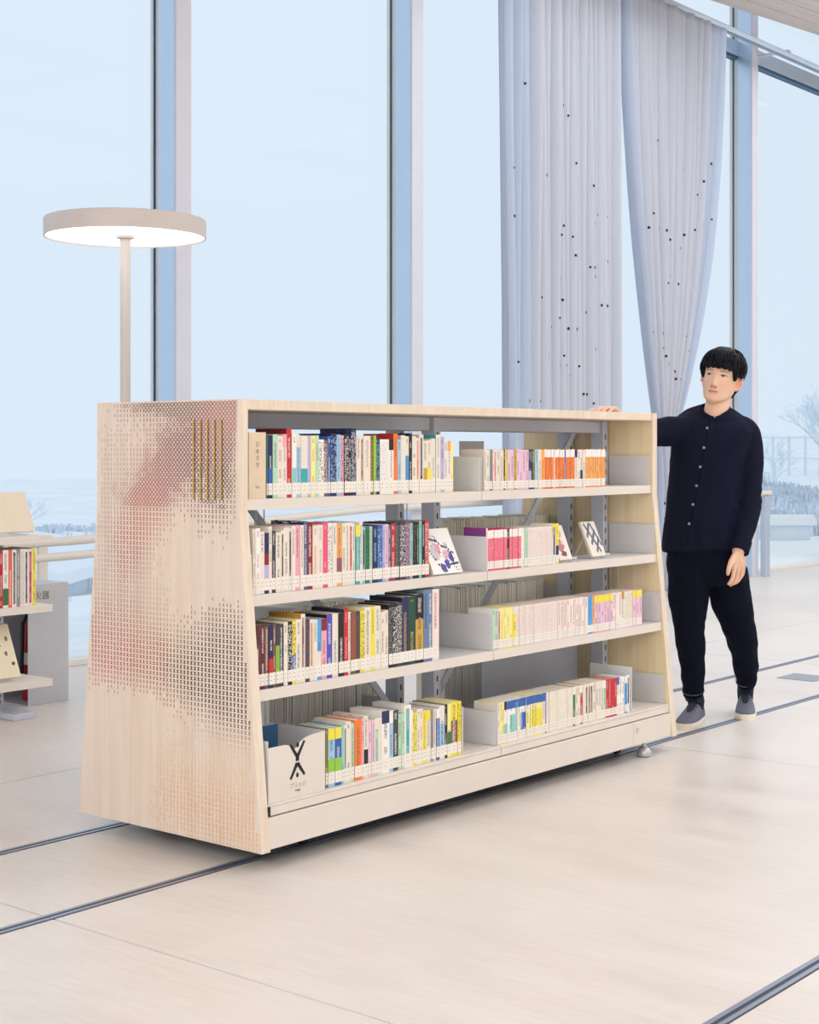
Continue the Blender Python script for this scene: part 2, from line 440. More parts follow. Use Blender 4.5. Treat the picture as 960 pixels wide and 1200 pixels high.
def dots(root,P,n,nz,count,seed,ztop,j0,j1):
    r=random.Random(seed); mb=MB(); done=0; tries=0
    while done<count and tries<5000:
        tries+=1
        i=r.randrange(2,nz-1); j=r.randrange(j0,j1)
        p=Vector(P[i][j]); t=(ztop-p.z)/(ztop-0.2)
        if t<0 or r.random()>min(1,0.1+t*1.6): continue
        du=(Vector(P[i][min(n,j+1)])-Vector(P[i][max(0,j-1)])); dv=Vector(P[i+1][j])-Vector(P[i-1][j])
        nn=du.cross(dv).normalized()
        if nn.y>0: nn=-nn
        if abs(nn.y)<0.45: continue
        u=du.normalized(); v=nn.cross(u); q=p+nn*0.004; rad=r.choice((0.010,0.0115,0.013))
        mb.face([q+(u*math.cos(a)+v*math.sin(a))*rad for a in [2*math.pi*k/8 for k in range(8)]]); done+=1
    o=build('punched_dots',mb,'ink_black',root); o['kind']='stuff'
cl,cr=plane_l(585,3.5),plane_l(715,3.5)
rt,P,n_,nz_=curtain('curtain','long pale grey pleated curtain hanging straight to the floor behind the bookcase',
    lambda z:(cl+0.03*(1-z/5.1),cr+0.02*(1-z/5.1),0.055),5.068,0.04,19,3,(0.20,0.0))
dots(rt,P,n_,nz_,130,11,4.0,10,n_-3)
c2l,c2r=plane_l(725,3.5),plane_l(841,3.5); kl,kr=plane_l(766,3.5),plane_l(787,3.5)
bl_,br_=plane_l(768,3.5),plane_l(799,3.5)
def prof2(z):
    zt,zk=5.08,1.45
    if z>zk:
        t=(zt-z)/(zt-zk); s=t**2.3*0.72+t*0.28; s2=t**2.6*0.75+t*0.25
        lo=c2l+(kl-c2l)*(t**2.0*0.78+t*0.22 if t<1 else 1); hi=c2r+(kr-c2r)*s2
    else:
        t=min(1,(zk-z)/0.5); lo=kl+(bl_-kl)*t; hi=kr+(br_-kr)*t
    return lo,hi,0.05*(0.5+0.5*min(1,(hi-lo)/1.2))
rt,P,n_,nz_=curtain('curtain','pale grey curtain gathered into a narrow tie just left of the standing person',prof2,5.068,0.04,17,8,(0.07,0.10),80)
dots(rt,P,n_,nz_,70,12,4.2,6,n_-3)
tb=MB(); tb.tube([((kl+kr)/2+math.cos(a)*(kr-kl)*0.53,math.sin(a)*0.075,1.45+0.01*math.sin(a)) for a in [2*math.pi*k/20 for k in range(21)]],0.018,8)
build('tie_band',tb,'curtain_cloth',rt,smooth=True)

# ------------------------------------------------------------------ handrails along the glass
hr=empty('handrail'); place(hr,0,3.74); tagp(hr,'low two-bar pale handrail along the glass wall behind the bookcase','handrail','handrails along the glass wall')
for nm,pts,r_ in (('top_bar',[(-2.5,0,0.70),(1.0,0,0.73),(2.28,0,0.745),(4.8,0,0.845),(6.5,0,0.853)],0.026),
              ('lower_bar',[(-2.5,0,0.62),(1.0,0,0.645),(2.28,0,0.66),(4.2,0,0.735),(4.28,0,0.70),(4.3,0,0.0)],0.024)):
    mb=MB(); mb.tube(pts,r_,12); build(nm,mb,'handrail',hr,smooth=True)
for l,zt in ((-1.0,0.70),(2.02,0.735),(6.45,0.84)):
    boxo('post',(l-0.03,-0.012,0),(l+0.03,0.012,zt),'handrail',hr,0.003)
hr=empty('handrail'); place(hr,0,3.74); tagp(hr,'short pale handrail with square posts behind the standing person','handrail','handrails along the glass wall')
mb=MB(); le=plane_l(897,3.74); mb.tube([(le-1.1,0,0.82),(le+0.10,0,0.82)],0.028,12); build('top_bar',mb,'handrail',hr,smooth=True)
for l in (le-0.75,le): boxo('post',(l-0.045,-0.03,0),(l+0.045,0.03,0.795),'mullion_side',hr,0.004)

# ------------------------------------------------------------------ outside: snow, houses, bushes, fence
def ground_z(l,d):
    far=max(0.0,d-GLASS_D)
    p=W(l,d); q=480+F_PX*p.x/p.y; t=min(1,max(0,(q-560)/240)); t=t*t*(3-2*t)
    zl=-0.12-1.45*min(1,far/18.0)
    zr=-0.05+0.028*far+max(0,far-10)*0.030
    z=zl*(1-t)+zr*t
    z+=0.22*min(1,far/6)*mnoise.noise(Vector((l*0.28,d*0.28,1.3)))+0.10*min(1,far/3)*mnoise.noise(Vector((l*0.9,d*0.9,4.1)))+0.06*math.exp(-((far-0.6)/0.35)**2)
    return z
mb=MB(); nl,nd=130,110
for i in range(nl+1):
    for j in range(nd+1):
        l=-60+170*i/nl; d=GLASS_D+0.16+110*(j/nd)**2.0
        mb.v.append((l,d,ground_z(l,d)))
for i in range(nl):
    for j in range(nd):
        a=i*(nd+1)+j; mb.f.append((a,a+nd+1,a+nd+2,a+1)); mb._meta(0,(1,1,1,1),(0,0,0,1),None,4)
m,nt,b=principled('snow',(240,245,250),0.8,0,0.2)
tc=N(nt,'ShaderNodeTexCoord').outputs['Object']
n1=noise_tex(nt,0.35,tc,6,0.65); n2=noise_tex(nt,3.2,tc,6,0.78)
f=mathn(nt,'ADD',mathn(nt,'MULTIPLY',n1,0.55),mathn(nt,'MULTIPLY',n2,0.45))
link(nt,ramp(nt,f,((0.34,(236,242,248)),(0.5,(247,250,252)),(0.6,(252,253,254)))),b.inputs['Base Color'])
M['snow']=m
gro=build('ground',mb,'snow'); gro.data.polygons.foreach_set('use_smooth',[True]*len(gro.data.polygons)); place(structure(gro),0,0)
simple('frost_mist_twig',(228,236,244),0.8,vary=0.05); simple('frost_mist_bark',(226,234,242),0.8,vary=0.05)  # frost colours paled further, with the outdoor mist painted into them
simple('house_wall',(232,239,246),0.8,vary=0.03); simple('snow_roof',(243,247,251),0.8,vary=0.01); simple('house_glass',(214,226,238),0.3,vary=0.03); simple('frost_mist_fence',(228,236,244),0.7,vary=0.03)  # house and fence tones also kept pale to stand in for mist
def house(l,d,wl,wd,h,rh,yaw,label):
    z=ground_z(l,d)-0.2
    t=empty('house'); place(t,l,d,z,yaw); tagp(t,label,'house')
    boxo('wall',(-wl/2,-wd/2,0),(wl/2,wd/2,h),'house_wall',t)
    r=MB(); r.prism([(-wd/2-0.35,h-0.1),(wd/2+0.35,h-0.1),(wd/2+0.35,h+0.1),(0,h+rh),(-wd/2-0.35,h+0.1)],'x',-wl/2-0.35,wl/2+0.35); build('roof',r,'snow_roof',t)
    for k in range(3):
        x=-wl/2+wl*(k+0.5)/3
        f_=boxo('window',(x-0.45,-wd/2-0.05,h*0.4),(x+0.45,-wd/2+0.02,h*0.8),'snow_roof',t); boxo('pane',(x-0.38,-wd/2-0.07,h*0.44),(x+0.38,-wd/2-0.051,h*0.76),'house_glass',f_)
house(*inv(-48,28),5.6,5,0.9,0.5,0.62,'low snow-covered house outside, seen left of the bookcase')
def tree(l,d,h,seed,label,spread=0.5):
    r=random.Random(seed); t=empty('tree'); place(t,l,d,ground_z(l,d)-0.1); tagp(t,label,'tree','frosted trees outside the glass')
    tk=MB(); tw=MB()
    tk.tube([(0,0,0),(0.03,0,h*0.25),(0,0.02,h*0.5)],[h*0.03,h*0.025,h*0.015],6); build('trunk',tk,'frost_mist_bark',t,smooth=True)
    def br(p,dr,ln,rad,lev):
        q=p+dr*ln; tw.tube([p,q],[rad,rad*0.6],3,cap=False)
        if lev>0:
            for _ in range(3):
                nd_=(dr+Vector((r.uniform(-1,1),r.uniform(-1,1),r.uniform(-0.3,0.7)))*0.75).normalized(); br(p+dr*ln*r.uniform(0.5,1),nd_,ln*r.uniform(0.55,0.8),rad*0.6,lev-1)
    for k in range(9):
        a=r.uniform(0,6.28); z=h*r.uniform(0.15,0.5); br(Vector((0,0,z)),Vector((math.cos(a)*spread,math.sin(a)*spread,r.uniform(0.35,1))).normalized(),h*0.24,h*0.010,4)
    o=build('branches',tw,'frost_mist_twig',t); o['kind']='stuff'
tree(*inv(962,45),2.8,1,'tall frosted tree outside at the right edge of the photo')
tree(*inv(908,40),1.5,2,'low frosted bush outside right of the person, nearer the post')
tree(*inv(985,52),3.4,3,'frosted tree outside, behind the tall one at the right edge',0.8)
tree(*inv(30,44),1.6,5,'small frosted bush outside, beyond the left window')
fe=empty('fence'); place(fe,0,0); tagp(fe,'faint snow-laden fence outside on the slope, right of the person','fence')
for k in range(8):
    l,d=inv(887+19*k,48.0); z=ground_z(l,d); boxo('post',(l-0.03,d-0.03,z-0.1),(l+0.03,d+0.03,z+1.25),'frost_mist_fence',fe)
for zz in (0.55,1.2):
    mb=MB(); mb.tube([(*inv(887+19*k,47.95),ground_z(*inv(887+19*k,48.0))+zz) for k in range(8)],0.028,4); build('rail',mb,'frost_mist_fence',fe)

wl_=empty('snow_wall'); place(wl_,*inv(905,22.0),0,-0.9); tagp(wl_,'low garden wall capped with thick snow outside, right of the person','wall')
zw=ground_z(*inv(905,22.0))-0.2
boxo('wall',(-0.75,-0.15,zw),(0.5,0.15,zw+0.42),'house_wall',wl_)
mb=MB(); mb.prism([(-0.24,zw+0.42),(0.24,zw+0.42),(0.20,zw+0.50),(0.07,zw+0.56),(-0.10,zw+0.55),(-0.21,zw+0.49)],'x',-0.82,0.58); build('snow_cap',mb,'snow_roof',wl_,smooth=True)

# dead grass and twigs poking through the snow
simple('snowy_stubble',(226,234,243),0.85,vary=0.06)
KEEP=[(inv(-48,28),5.6),(inv(905,22.0),1.35),(inv(962,45),2.2),(inv(908,40),1.5),(inv(985,52),3.2),(inv(30,44),1.5)]
r=random.Random(15); mb=MB(); n_=0
while n_<5200:
    px=r.choice((r.uniform(-60,125),r.uniform(870,1010),r.uniform(870,1010))); Y=12+50*r.random()**1.3; l,d=inv(px,Y)
    if d<GLASS_D+2.5: n_+=0.2; continue
    c=mnoise.noise(Vector((l*0.16,d*0.16,7.7)))+0.5*mnoise.noise(Vector((l*0.5,d*0.5,3.1)))
    if c<0.02+0.28*r.random(): n_+=0.1; continue
    if any((l-a)**2+(d-b)**2<rr*rr for (a,b),rr in KEEP): n_+=0.1; continue
    z=ground_z(l,d); h=r.uniform(0.05,0.17)*(0.7+Y/55)
    for q in range(4):
        a=r.uniform(0,6.28); sx,sy=math.cos(a),math.sin(a); w=0.018*(0.6+Y/30); tl=r.uniform(-0.6,0.6)*h; bx,by=l+r.uniform(-.2,.2),d+r.uniform(-.2,.2)
        mb.face([(bx-sx*w,by-sy*w,z-0.05),(bx+sx*w,by+sy*w,z-0.05),(bx+sx*w*.5+tl,by+sy*w*.5,z+h),(bx-sx*w*.5+tl,by-sy*w*.5,z+h*.92)])
    n_+=1
st_=build('grass_stubble',mb,'snowy_stubble'); place(st_,0,0); tagp(st_,'pale dead stalks poking through the snow outside the glass','grass',None,'stuff')
# ------------------------------------------------------------------ the bookcase
PX0=-0.03                                         # outer face of the near end panel
CW,CD=2.42,0.845                                  # length, depth at the foot
TOPZ,BOTZ,KZ,REC=1.41,0.06,1.07,0.095
PT=0.036                                          # end panel thickness
def front_y(z): return REC*min(1.0,max(0.0,(z-BOTZ)/(KZ-BOTZ)))
case=empty('bookcase'); place(case,0,0)
tagp(case,'long double-sided rolling bookcase with patterned plywood end panel and cream steel shelves','bookcase')
profile=[(0,BOTZ),(CD,BOTZ),(CD-REC,KZ),(CD-REC,TOPZ),(REC,TOPZ),(REC,KZ)]
for nm,x0,mat,lab in (('end_panel',PX0,'panel_wood','plywood end panel covered in small coloured hourglass marks'),('end_panel',CW-PT,'far_panel_wood','warm plain plywood end panel')):
    # three veneered boards side by side make up each panel
    t=link_obj(nm,None,case); t['label']=lab
    cuts=[-0.01,0.30,0.585,0.88] if x0<0 else [-0.01,0.42,0.88]
    def clip(poly,c,keep_gt):
        out=[]
        for i in range(len(poly)):
            a,b=poly[i],poly[(i+1)%len(poly)]
            ia=(a[0]>=c)==keep_gt; ib=(b[0]>=c)==keep_gt
            if ia: out.append(a)
            if ia!=ib:
                tt=(c-a[0])/(b[0]-a[0]); out.append((c,a[1]+(b[1]-a[1])*tt))
        return out
    for k in range(len(cuts)-1):
        poly=clip(clip(profile,cuts[k]+0.0003,True),cuts[k+1]-0.0003,False)
        mb=MB(); mb.prism(poly,'x',x0+0.0005,x0+PT-0.0005)
        build('board',mb,mat if x0>0 else ('panel_wood','panel_wood_warm','panel_wood')[k%3],t)
    for s in (0,1):                               # solid lipping on the sloping edges
        mb=MB()
        e=[(0,BOTZ),(REC,KZ),(REC,TOPZ)] if s==0 else [(CD,BOTZ),(CD-REC,KZ),(CD-REC,TOPZ)]
        w=-0.003 if s==0 else 0.003
        mb.prism([e[0],e[1],e[2],(e[2][0]+w,e[2][1]),(e[1][0]+w,e[1][1]),(e[0][0]+w,e[0][1])],'x',x0,x0+PT); build('edge_band',mb,'edge_wood',t)
    if x0<0: near_panel=t
simple('pierced_brown',(92,70,50),0.7,vary=0.1,scale=80)
# coloured marks on the near panel
BL=[ # u (0 back .. 1 front), v (0 top .. 1 foot), su, sv, colour, weight
 (0.55,0.00,0.34,0.040,(120,96,98),1.15),(0.88,0.04,0.16,0.07,(206,120,118),1.15),(0.66,0.11,0.20,0.08,(128,82,104),1.0),(0.50,0.17,0.14,0.08,(176,104,116),0.9),
 (0.36,0.25,0.13,0.08,(204,100,98),0.95),(0.24,0.34,0.10,0.07,(190,70,82),1.0),(0.80,0.22,0.13,0.09,(96,70,66),0.60),(0.92,0.16,0.08,0.12,(120,86,74),0.6),
 (0.15,0.22,0.20,0.20,(190,168,156),0.50),(0.12,0.45,0.28,0.13,(196,180,166),0.62),(0.38,0.50,0.18,0.09,(204,188,172),0.42),
 (0.16,0.58,0.22,0.085,(192,74,68),1.25),(0.42,0.60,0.14,0.06,(188,92,74),0.75),(0.88,0.545,0.20,0.085,(74,54,40),0.9),(0.74,0.63,0.24,0.07,(56,40,32),1.15),(0.95,0.67,0.16,0.07,(50,36,30),1.0),
 (0.78,0.82,0.28,0.07,(244,226,202),0.8),(0.80,0.92,0.30,0.09,(240,184,124),1.15),(0.98,0.86,0.12,0.2,(242,205,160),0.5)]
mk=MB(); r_=random.Random(5); rows,pu=86,0.0158
for i in range(rows):
    z=TOPZ-0.012-(TOPZ-BOTZ-0.02)*i/(rows-1); v=(TOPZ-z)/(TOPZ-BOTZ); y0=front_y(z); 
    n=int(CD/pu)
    for j in range(n+1):
        y=CD-0.006-j*pu
        if y<y0+0.012 or y>CD-y0-0.008: continue
        u=1-y/CD*1.0; u=(CD-y0-y)/(CD-2*y0)
        if v>0.70 and u<0.40: continue
        tot=0.0; c=[0,0,0]
        for bu,bv,su,sv,col,w in BL:
            g=w*math.exp(-((u-bu)/su)**2-((v-bv)/sv)**2); tot+=g
            for q in range(3): c[q]+=g*col[q]
        if tot<0.13+0.30*r_.random(): continue
        cc=[q/tot for q in c]; s=min(1.0,0.42+0.55*tot)
        fade=min(1.0,0.42+0.6*tot)
        cc=tuple(w_*(1-fade)+q*fade for w_,q in zip((226,206,188),cc))
        top_=False; hw,hh=(0.0066 if top_ else 0.0050)*s,(0.0058 if top_ else 0.0050)*min(1,0.6+0.4*s); col=lin(cc); x=PX0-0.0007
        top_diamond=v<0.25 and tot>0.42+0.62*r_.random()
        P=lambda dy,dz:(x,y+dy,z+dz)
        if top_diamond and tot>0.5:
            for q in (-1,1):                       # crossed strokes that join into a lattice
                ax,bx,sw=-0.0079*q,0.0079*q,0.0011+0.0009*min(1,tot)
                z0_,z1_=-0.0075,0.0075
                pts=[P(ax-sw,z0_),P(ax+sw,z0_),P(bx+sw,z1_),P(bx-sw,z1_)]
                mk.face(pts,0,col)
        else:
            mk.face([P(hw,hh),P(-hw,hh),P(-hw*0.22,0),P(hw*0.22,0)],0,col); mk.face([P(hw*0.22,0),P(-hw*0.22,0),P(-hw,-hh),P(hw,-hh)],0,col)
o=build('inlay_marks',mk,'cover_plain',near_panel,attrs=True); o['kind']='stuff'
for k in range(5):                                # five tall slots with gilt edges
    y=REC+0.040+(4-k)*0.0305+0.035; z0,z1=1.105,1.348
    s=link_obj('slot',None,near_panel)
    # each slot: gilt frame (built in place) and the dark pierced row beside it
    mb=MB(); mb.box((PX0-0.002,y-0.0005,z0),(PX0,y+0.0035,z1))
    bpy.data.objects.remove(s)
    build('gilt_slot',mb,'gold_paint',near_panel)
    mb=MB()
    for q in range(17):
        zz=z0+0.006+q*(z1-z0-0.012)/16
        mb.face([(PX0-0.0012,y-0.002,zz+0.0055),(PX0-0.0012,y-0.0095,zz+0.0055),(PX0-0.0012,y-0.0062,zz),(PX0-0.0012,y-0.0048,zz)]); mb.face([(PX0-0.0012,y-0.0048,zz),(PX0-0.0012,y-0.0062,zz),(PX0-0.0012,y-0.0095,zz-0.0055),(PX0-0.0012,y-0.002,zz-0.0055)])
    o=build('pierced_row',mb,'pierced_brown',near_panel); o['kind']='stuff'
PXI=PX0+PT; CX=(PX0+CW)/2                           # inner face of the near panel, middle of the case
# top board, beams, posts
boxo('top_board',(PXI,REC,TOPZ-0.031),(CW-PT,CD-REC,TOPZ),'edge_wood',case,0.0015)
PY=(REC+0.24,REC+0.415)                            # the two rows of steel posts
for y in PY:
    for a,b in ((PXI+0.001,CX-0.022),(CX+0.022,CW-PT-0.001)): boxo('beam',(a,y-0.012,TOPZ-0.082),(b,y+0.012,TOPZ-0.034),'grey_steel',case,0.001)
    for x in (PXI+0.03,CX,CW-PT-0.03):
        p=boxo('post',(x-0.020,y-0.03,0.10),(x+0.020,y+0.03,TOPZ-0.033),'grey_steel',case,0.002)
        mb=MB()
        for k in range(24):
            z=0.15+k*0.05; mb.face([(x-0.004,y-0.0305,z),(x+0.004,y-0.0305,z),(x+0.004,y-0.0305,z+0.022),(x-0.004,y-0.0305,z+0.022)])
        q=build('post_slots',mb,'dark_steel',p); q['kind']='stuff'
# shelves: thickness of the folded lip, per side and bay
SZ=[1.107,0.818,0.534]                             # top faces, from the top shelf down
LIP=0.033
for z in SZ:
    fy=front_y(z-0.01)+0.004
    for side in (0,1):
        for x0,x1 in ((PXI+0.002,CX-0.0015),(CX+0.0015,CW-PT-0.002)):
            y0,y1=(fy,PY[0]-0.032) if side==0 else (PY[1]+0.032,CD-fy)
            t=link_obj('shelf_board',None,case)
            boxo('tray',(x0,y0+0.0035,z-0.012),(x1,y1,z),'plate_steel',t)
            ya,yb=(y0,y0+0.003) if side==0 else (y1,y1+0.003)
            boxo('front_lip',(x0,ya,z-LIP),(x1,yb,z+0.0005),'cream_steel',t,0.0008)
            # upright steel plates at both ends of the tray
            for xs in (x0+0.001,x1-0.004):
                pa,pb=(y0+0.006,y1) if side==0 else (y0,y1-0.006)
                boxo('side_plate',(xs,pa,z+0.0005),(xs+0.003,pb,z+0.125),'plate_steel',t,0.0008)
# foot: deck trays, plinth board, caster
DZ=0.196
for side in (0,1):
    for x0,x1 in ((PXI+0.002,CX-0.002),(CX+0.002,CW-PT-0.002)):
        y0,y1=(0.014,PY[0]-0.032) if side==0 else (PY[1]+0.032,CD-0.014)
        t=link_obj('deck_tray',None,case)
        boxo('tray',(x0,y0,DZ-0.008),(x1,y1,DZ),'cream_steel',t,0.0015)
        ya,yb=(y0,y0+0.004) if side==0 else (y1-0.004,y1)
        boxo('front_lip',(x0,ya,DZ-0.034),(x1,yb,DZ-0.0085),'cream_steel',t)
        for xs in ((x0+0.001,x1-0.004) if x0>1 else (x1-0.004,)):
            pa,pb=(y0+0.02,y1) if side==0 else (y0,y1-0.02)
            boxo('side_plate',(xs,pa,DZ+0.0005),(xs+0.003,pb,DZ+0.12),'plate_steel',t,0.0008)
for ya,yb in ((0.004,0.022),(CD-0.022,CD-0.004)):
    boxo('plinth',(PXI,ya,BOTZ+0.004),(CW-PT-0.30,yb,DZ-0.038),'cream_steel',case,0.002)
    boxo('plinth',(CW-PT-0.298,ya,BOTZ+0.004),(CW-PT,yb,DZ-0.038),'cream_steel',case,0.002)
mb=MB(); mb.lathe([(0.0,0),(0.010,0),(0.010,0.003),(0.0,0.003)],16); o=build('plinth_bolt',mb,'brushed_steel',case); o.location=(CW-PT-0.27,0.004,0.125); o.rotation_euler=(math.radians(90),0,0)
boxo('chassis',(PXI+0.05,0.10,0.072),(CW-PT-0.05,CD-0.10,0.13),'dark_steel',case)
boxo('slot_mark',(PXI+0.001,0.0035,0.164),(PXI+0.007,0.0115,0.192),'ink_black',case)
for x in (0.30,CW-0.24):
    for y in (0.145,CD-0.067):
        c=link_obj('caster',None,case); c.location=(x,y,0)
        boxo('fork',(-0.03,-0.028,0.035),(0.03,0.028,0.072),'brushed_steel',c,0.003)
        mb=MB(); mb.lathe([(0.012,-0.012),(0.029,-0.012),(0.031,-0.008),(0.031,0.008),(0.029,0.012),(0.012,0.012)],20); w=build('wheel',mb,'rubber_black',c,smooth=True); w.location=(0,0,0.0345); w.rotation_euler=(math.radians(90),0,0)
# levelling foot that shows below the plinth near the far end
lf=link_obj('levelling_foot',None,case); lf.location=(CW-0.20,0.035,0)
mb=MB(); mb.lathe([(0.0,0.003),(0.028,0.003),(0.031,0.010),(0.029,0.024),(0.020,0.036),(0.011,0.042),(0.011,0.072),(0.0,0.072)],24); build('pad',mb,'brushed_steel',lf,smooth=True)
# diagonal braces in the middle of the case, one per bay
def brace(xa,za,xb,zb,y):
    dx,dz=xb-xa,zb-za; ln=math.hypot(dx,dz); nx,nz=-dz/ln*0.014,dx/ln*0.014
    mb=MB(); mb.prism([(xa+nx,za+nz),(xb+nx,zb+nz),(xb-nx,zb-nz),(xa-nx,za-nz)],'y',y-0.004,y+0.004); build('brace',mb,'grey_steel',case)
ym=(PY[0]+PY[1])/2
brace(0.10,1.32,CX-0.03,0.20,ym); brace(CW-0.12,1.34,CX+0.03,0.20,ym)
# steel back sheet low in the far bay, and wire book stops hanging under the shelves
boxo('back_sheet',(CX+0.45,ym+0.012,0.20),(CW-PT-0.05,ym+0.016,0.46),'grey_steel',case)
boxo('back_sheet',(PXI+0.06,ym-0.016,0.20),(CX-0.05,ym-0.012,0.30),'grey_steel',case)
for px,z in ((299,1.107),(309.5,1.107),(311,0.534),(337,0.534),(354,0.534),(724,0.818),(740,0.818),(477,1.107),(478,0.818)):
    y=0.258; x=plane_l(px,y)
    mb=MB(); mb.tube([(x,y,z-0.014),(x,y,z-0.20),(x,y+0.008,z-0.208),(x,y+0.028,z-0.208),(x,y+0.036,z-0.20),(x,y+0.036,z-0.014)],0.0025,6); build('wire_book_stop',mb,'white_steel',case,smooth=True)

# ------------------------------------------------------------------ books
PAL={'cr':(238,227,212),'wh':(246,241,234),'pc':(244,227,219),'mi':(186,222,192),'lb':(165,203,230),'tl':(140,205,198),'bl':(52,98,178),'nv':(38,42,90),'dn':(26,28,52),
 'bk':(30,28,32),'ch':(66,66,74),'gr':(152,150,147),'ye':(244,226,78),'py':(248,238,152),'ol':(122,122,62),'gd':(206,166,72),'or':(244,128,58),'oa':(250,172,92),'co':(240,112,86),
 'rd':(200,46,48),'dr':(142,36,48),'mr':(96,42,46),'br':(132,92,72),'pk':(240,172,186),'hp':(236,92,122),'lp':(236,196,214),'li':(190,180,222),'vi':(86,82,182),'gn':(62,122,78),'dg':(30,76,62),
 'lg':(152,206,72),'sb':(86,100,140),'sk':(84,170,230),'mg':(150,46,112),'mv':(150,92,112),'bg':(106,132,166),'tq':(60,170,170),'oc':(196,142,38)}
NAMES={'cr':'cream','wh':'white','pc':'pinkish cream','mi':'mint green','lb':'light blue','tl':'pale teal','bl':'blue','nv':'navy','dn':'dark navy','bk':'black','ch':'charcoal','gr':'grey','ye':'yellow','py':'pale yellow',
 'ol':'olive','gd':'golden','or':'orange','oa':'light orange','co':'coral','rd':'red','dr':'dark red','mr':'maroon','br':'brown','pk':'pink','hp':'bright pink','lp':'lilac pink','li':'lilac','vi':'violet','gn':'green',
 'dg':'dark green','lg':'lime green','sb':'slate blue','sk':'sky blue','mg':'magenta','mv':'mauve','bg':'blue-grey','tq':'turquoise','oc':'ochre'}
def lum(c): return 0.3*c[0]+0.6*c[1]+0.1*c[2]
def make_book(name,t,h,dep,code,opts,r,lab_z=(0.010,0.046),label_strip=True):
    """a book with its spine towards -y, base at its spine's foot; t thick, h tall, dep deep"""
    base=PAL[code]; bc=lin(base); cover=lin(PAL[opts['c']]) if 'c' in opts else bc
    ink=PAL[opts['i']] if 'i' in opts else ((236,228,215) if lum(base)<150 else (96,84,84)); ic=lin(ink)
    hw=t/2; cb=0.0012; mb=MB(); P_=mb.slot('cover_plain'); T_=mb.slot('cover_title'); S_=mb.slot('cover_series'); X_=mb.slot('cover_pattern')
    title={'p':X_,'s':S_}.get(opts.get('y'),T_)
    mb.box((-hw,0.0008,0),(-hw+cb,dep,h),P_,cover); mb.box((hw-cb,0.0008,0),(hw,dep,h),P_,cover)
    if opts.get('cp'):                            # printed picture on the cover side
        mb.face([(-hw-0.0002,dep-0.004,0.01),(-hw-0.0002,0.004,0.01),(-hw-0.0002,0.004,h-0.001),(-hw-0.0002,dep-0.004,h-0.001)],X_,cover,lin(PAL[opts['cp']]),[(-.6,0),(.6,0),(.6,h),(-.6,h)])
    zs=[(0,0.10*h+0.01,'base'),(0.10*h+0.01,0.16*h+0.012,'base')]
    b0=lab_z[1]
    zones=[(0,b0,P_,code)]
    bt=opts.get('b'); mt=opts.get('m'); tt=opts.get('t')
    z1=b0+(h-b0)*(0.30 if bt else 0.0); z2=b0+(h-b0)*0.55; z3=h-(h-b0)*(0.26 if tt else 0.06)
    if bt: zones.append((b0,z1,P_ if opts.get('y')!='p' else X_,bt))
    if mt: zones += [(z1,z2,title,mt),(z2,z3,title,code)]
    else: zones.append((z1,z3,title,code))
    zones.append((z3,h,P_,tt or code))
    for za,zb,mi,cd in zones:
        k=PAL[cd]; kc=lin(k); kk=ic if cd==code else lin((236,228,215) if lum(k)<150 else (70,60,64))
        mb.face([(-hw,0,za),(hw,0,za),(hw,0,zb),(-hw,0,zb)],mi,kc,kk,[(-.5,za),(.5,za),(.5,zb),(-.5,zb)])
    if 's' in opts:                               # narrow vertical band down the spine
        sc=lin(PAL[opts['s']]); mb.face([(-hw*0.45,-0.0003,b0+0.002),(hw*0.45,-0.0003,b0+0.002),(hw*0.45,-0.0003,h-0.012),(-hw*0.45,-0.0003,h-0.012)],T_,sc,lin((238,230,220)) if lum(PAL[opts['s']])<150 else ic,[(-.5,b0),(.5,b0),(.5,h),(-.5,h)])
    mb.face([(-hw,0,0),(-hw,0.0008,0),(hw,0.0008,0),(hw,0,0)],P_,bc)
    mb.face([(-hw,0,h),(hw,0,h),(hw,0.0008,h),(-hw,0.0008,h)],P_,bc)
    o=build(name,mb,None,None,attrs=True)
    pg=MB(); pg.box((-hw+cb+0.0001,0.0009,0.0012),(hw-cb-0.0001,dep-0.002,h-0.0015)); build('pages',pg,'book_pages',o)
    if label_strip:
        lb=MB(); a=lb.slot('label_paper'); d_=lb.slot('ink_black'); lw=hw-0.0004
        lb.box((-lw,-0.0006,lab_z[0]),(lw,-0.0001,lab_z[1]),a)
        for f in (0.70,0.36):
            zc=lab_z[0]+(lab_z[1]-lab_z[0])*f; q=min(0.0015,hw*0.32)
            lb.face([(-q,-0.0008,zc-0.0013),(q,-0.0008,zc-0.0013),(q,-0.0008,zc+0.0013),(-q,-0.0008,zc+0.0013)],d_)
        build('spine_label',lb,None,o)
    return o
def parse(tok):
    p=tok.split('/'); code=p[0]; w=float(p[1]) if len(p)>1 and p[1] else 4.5; opts={}
    for q in p[2:]:
        if '=' in q: k,v=q.split('='); opts[k]=v
    return code,w,opts
def expand(spec):
    out=[]
    for tok in spec.split():
        n=1
        if '*' in tok: tok,k=tok.split('*'); n=int(k)
        out+= [parse(tok)]*n
    return out
def px_of(l,d):
    p=W(l,d); return 480+F_PX*p.x/p.y
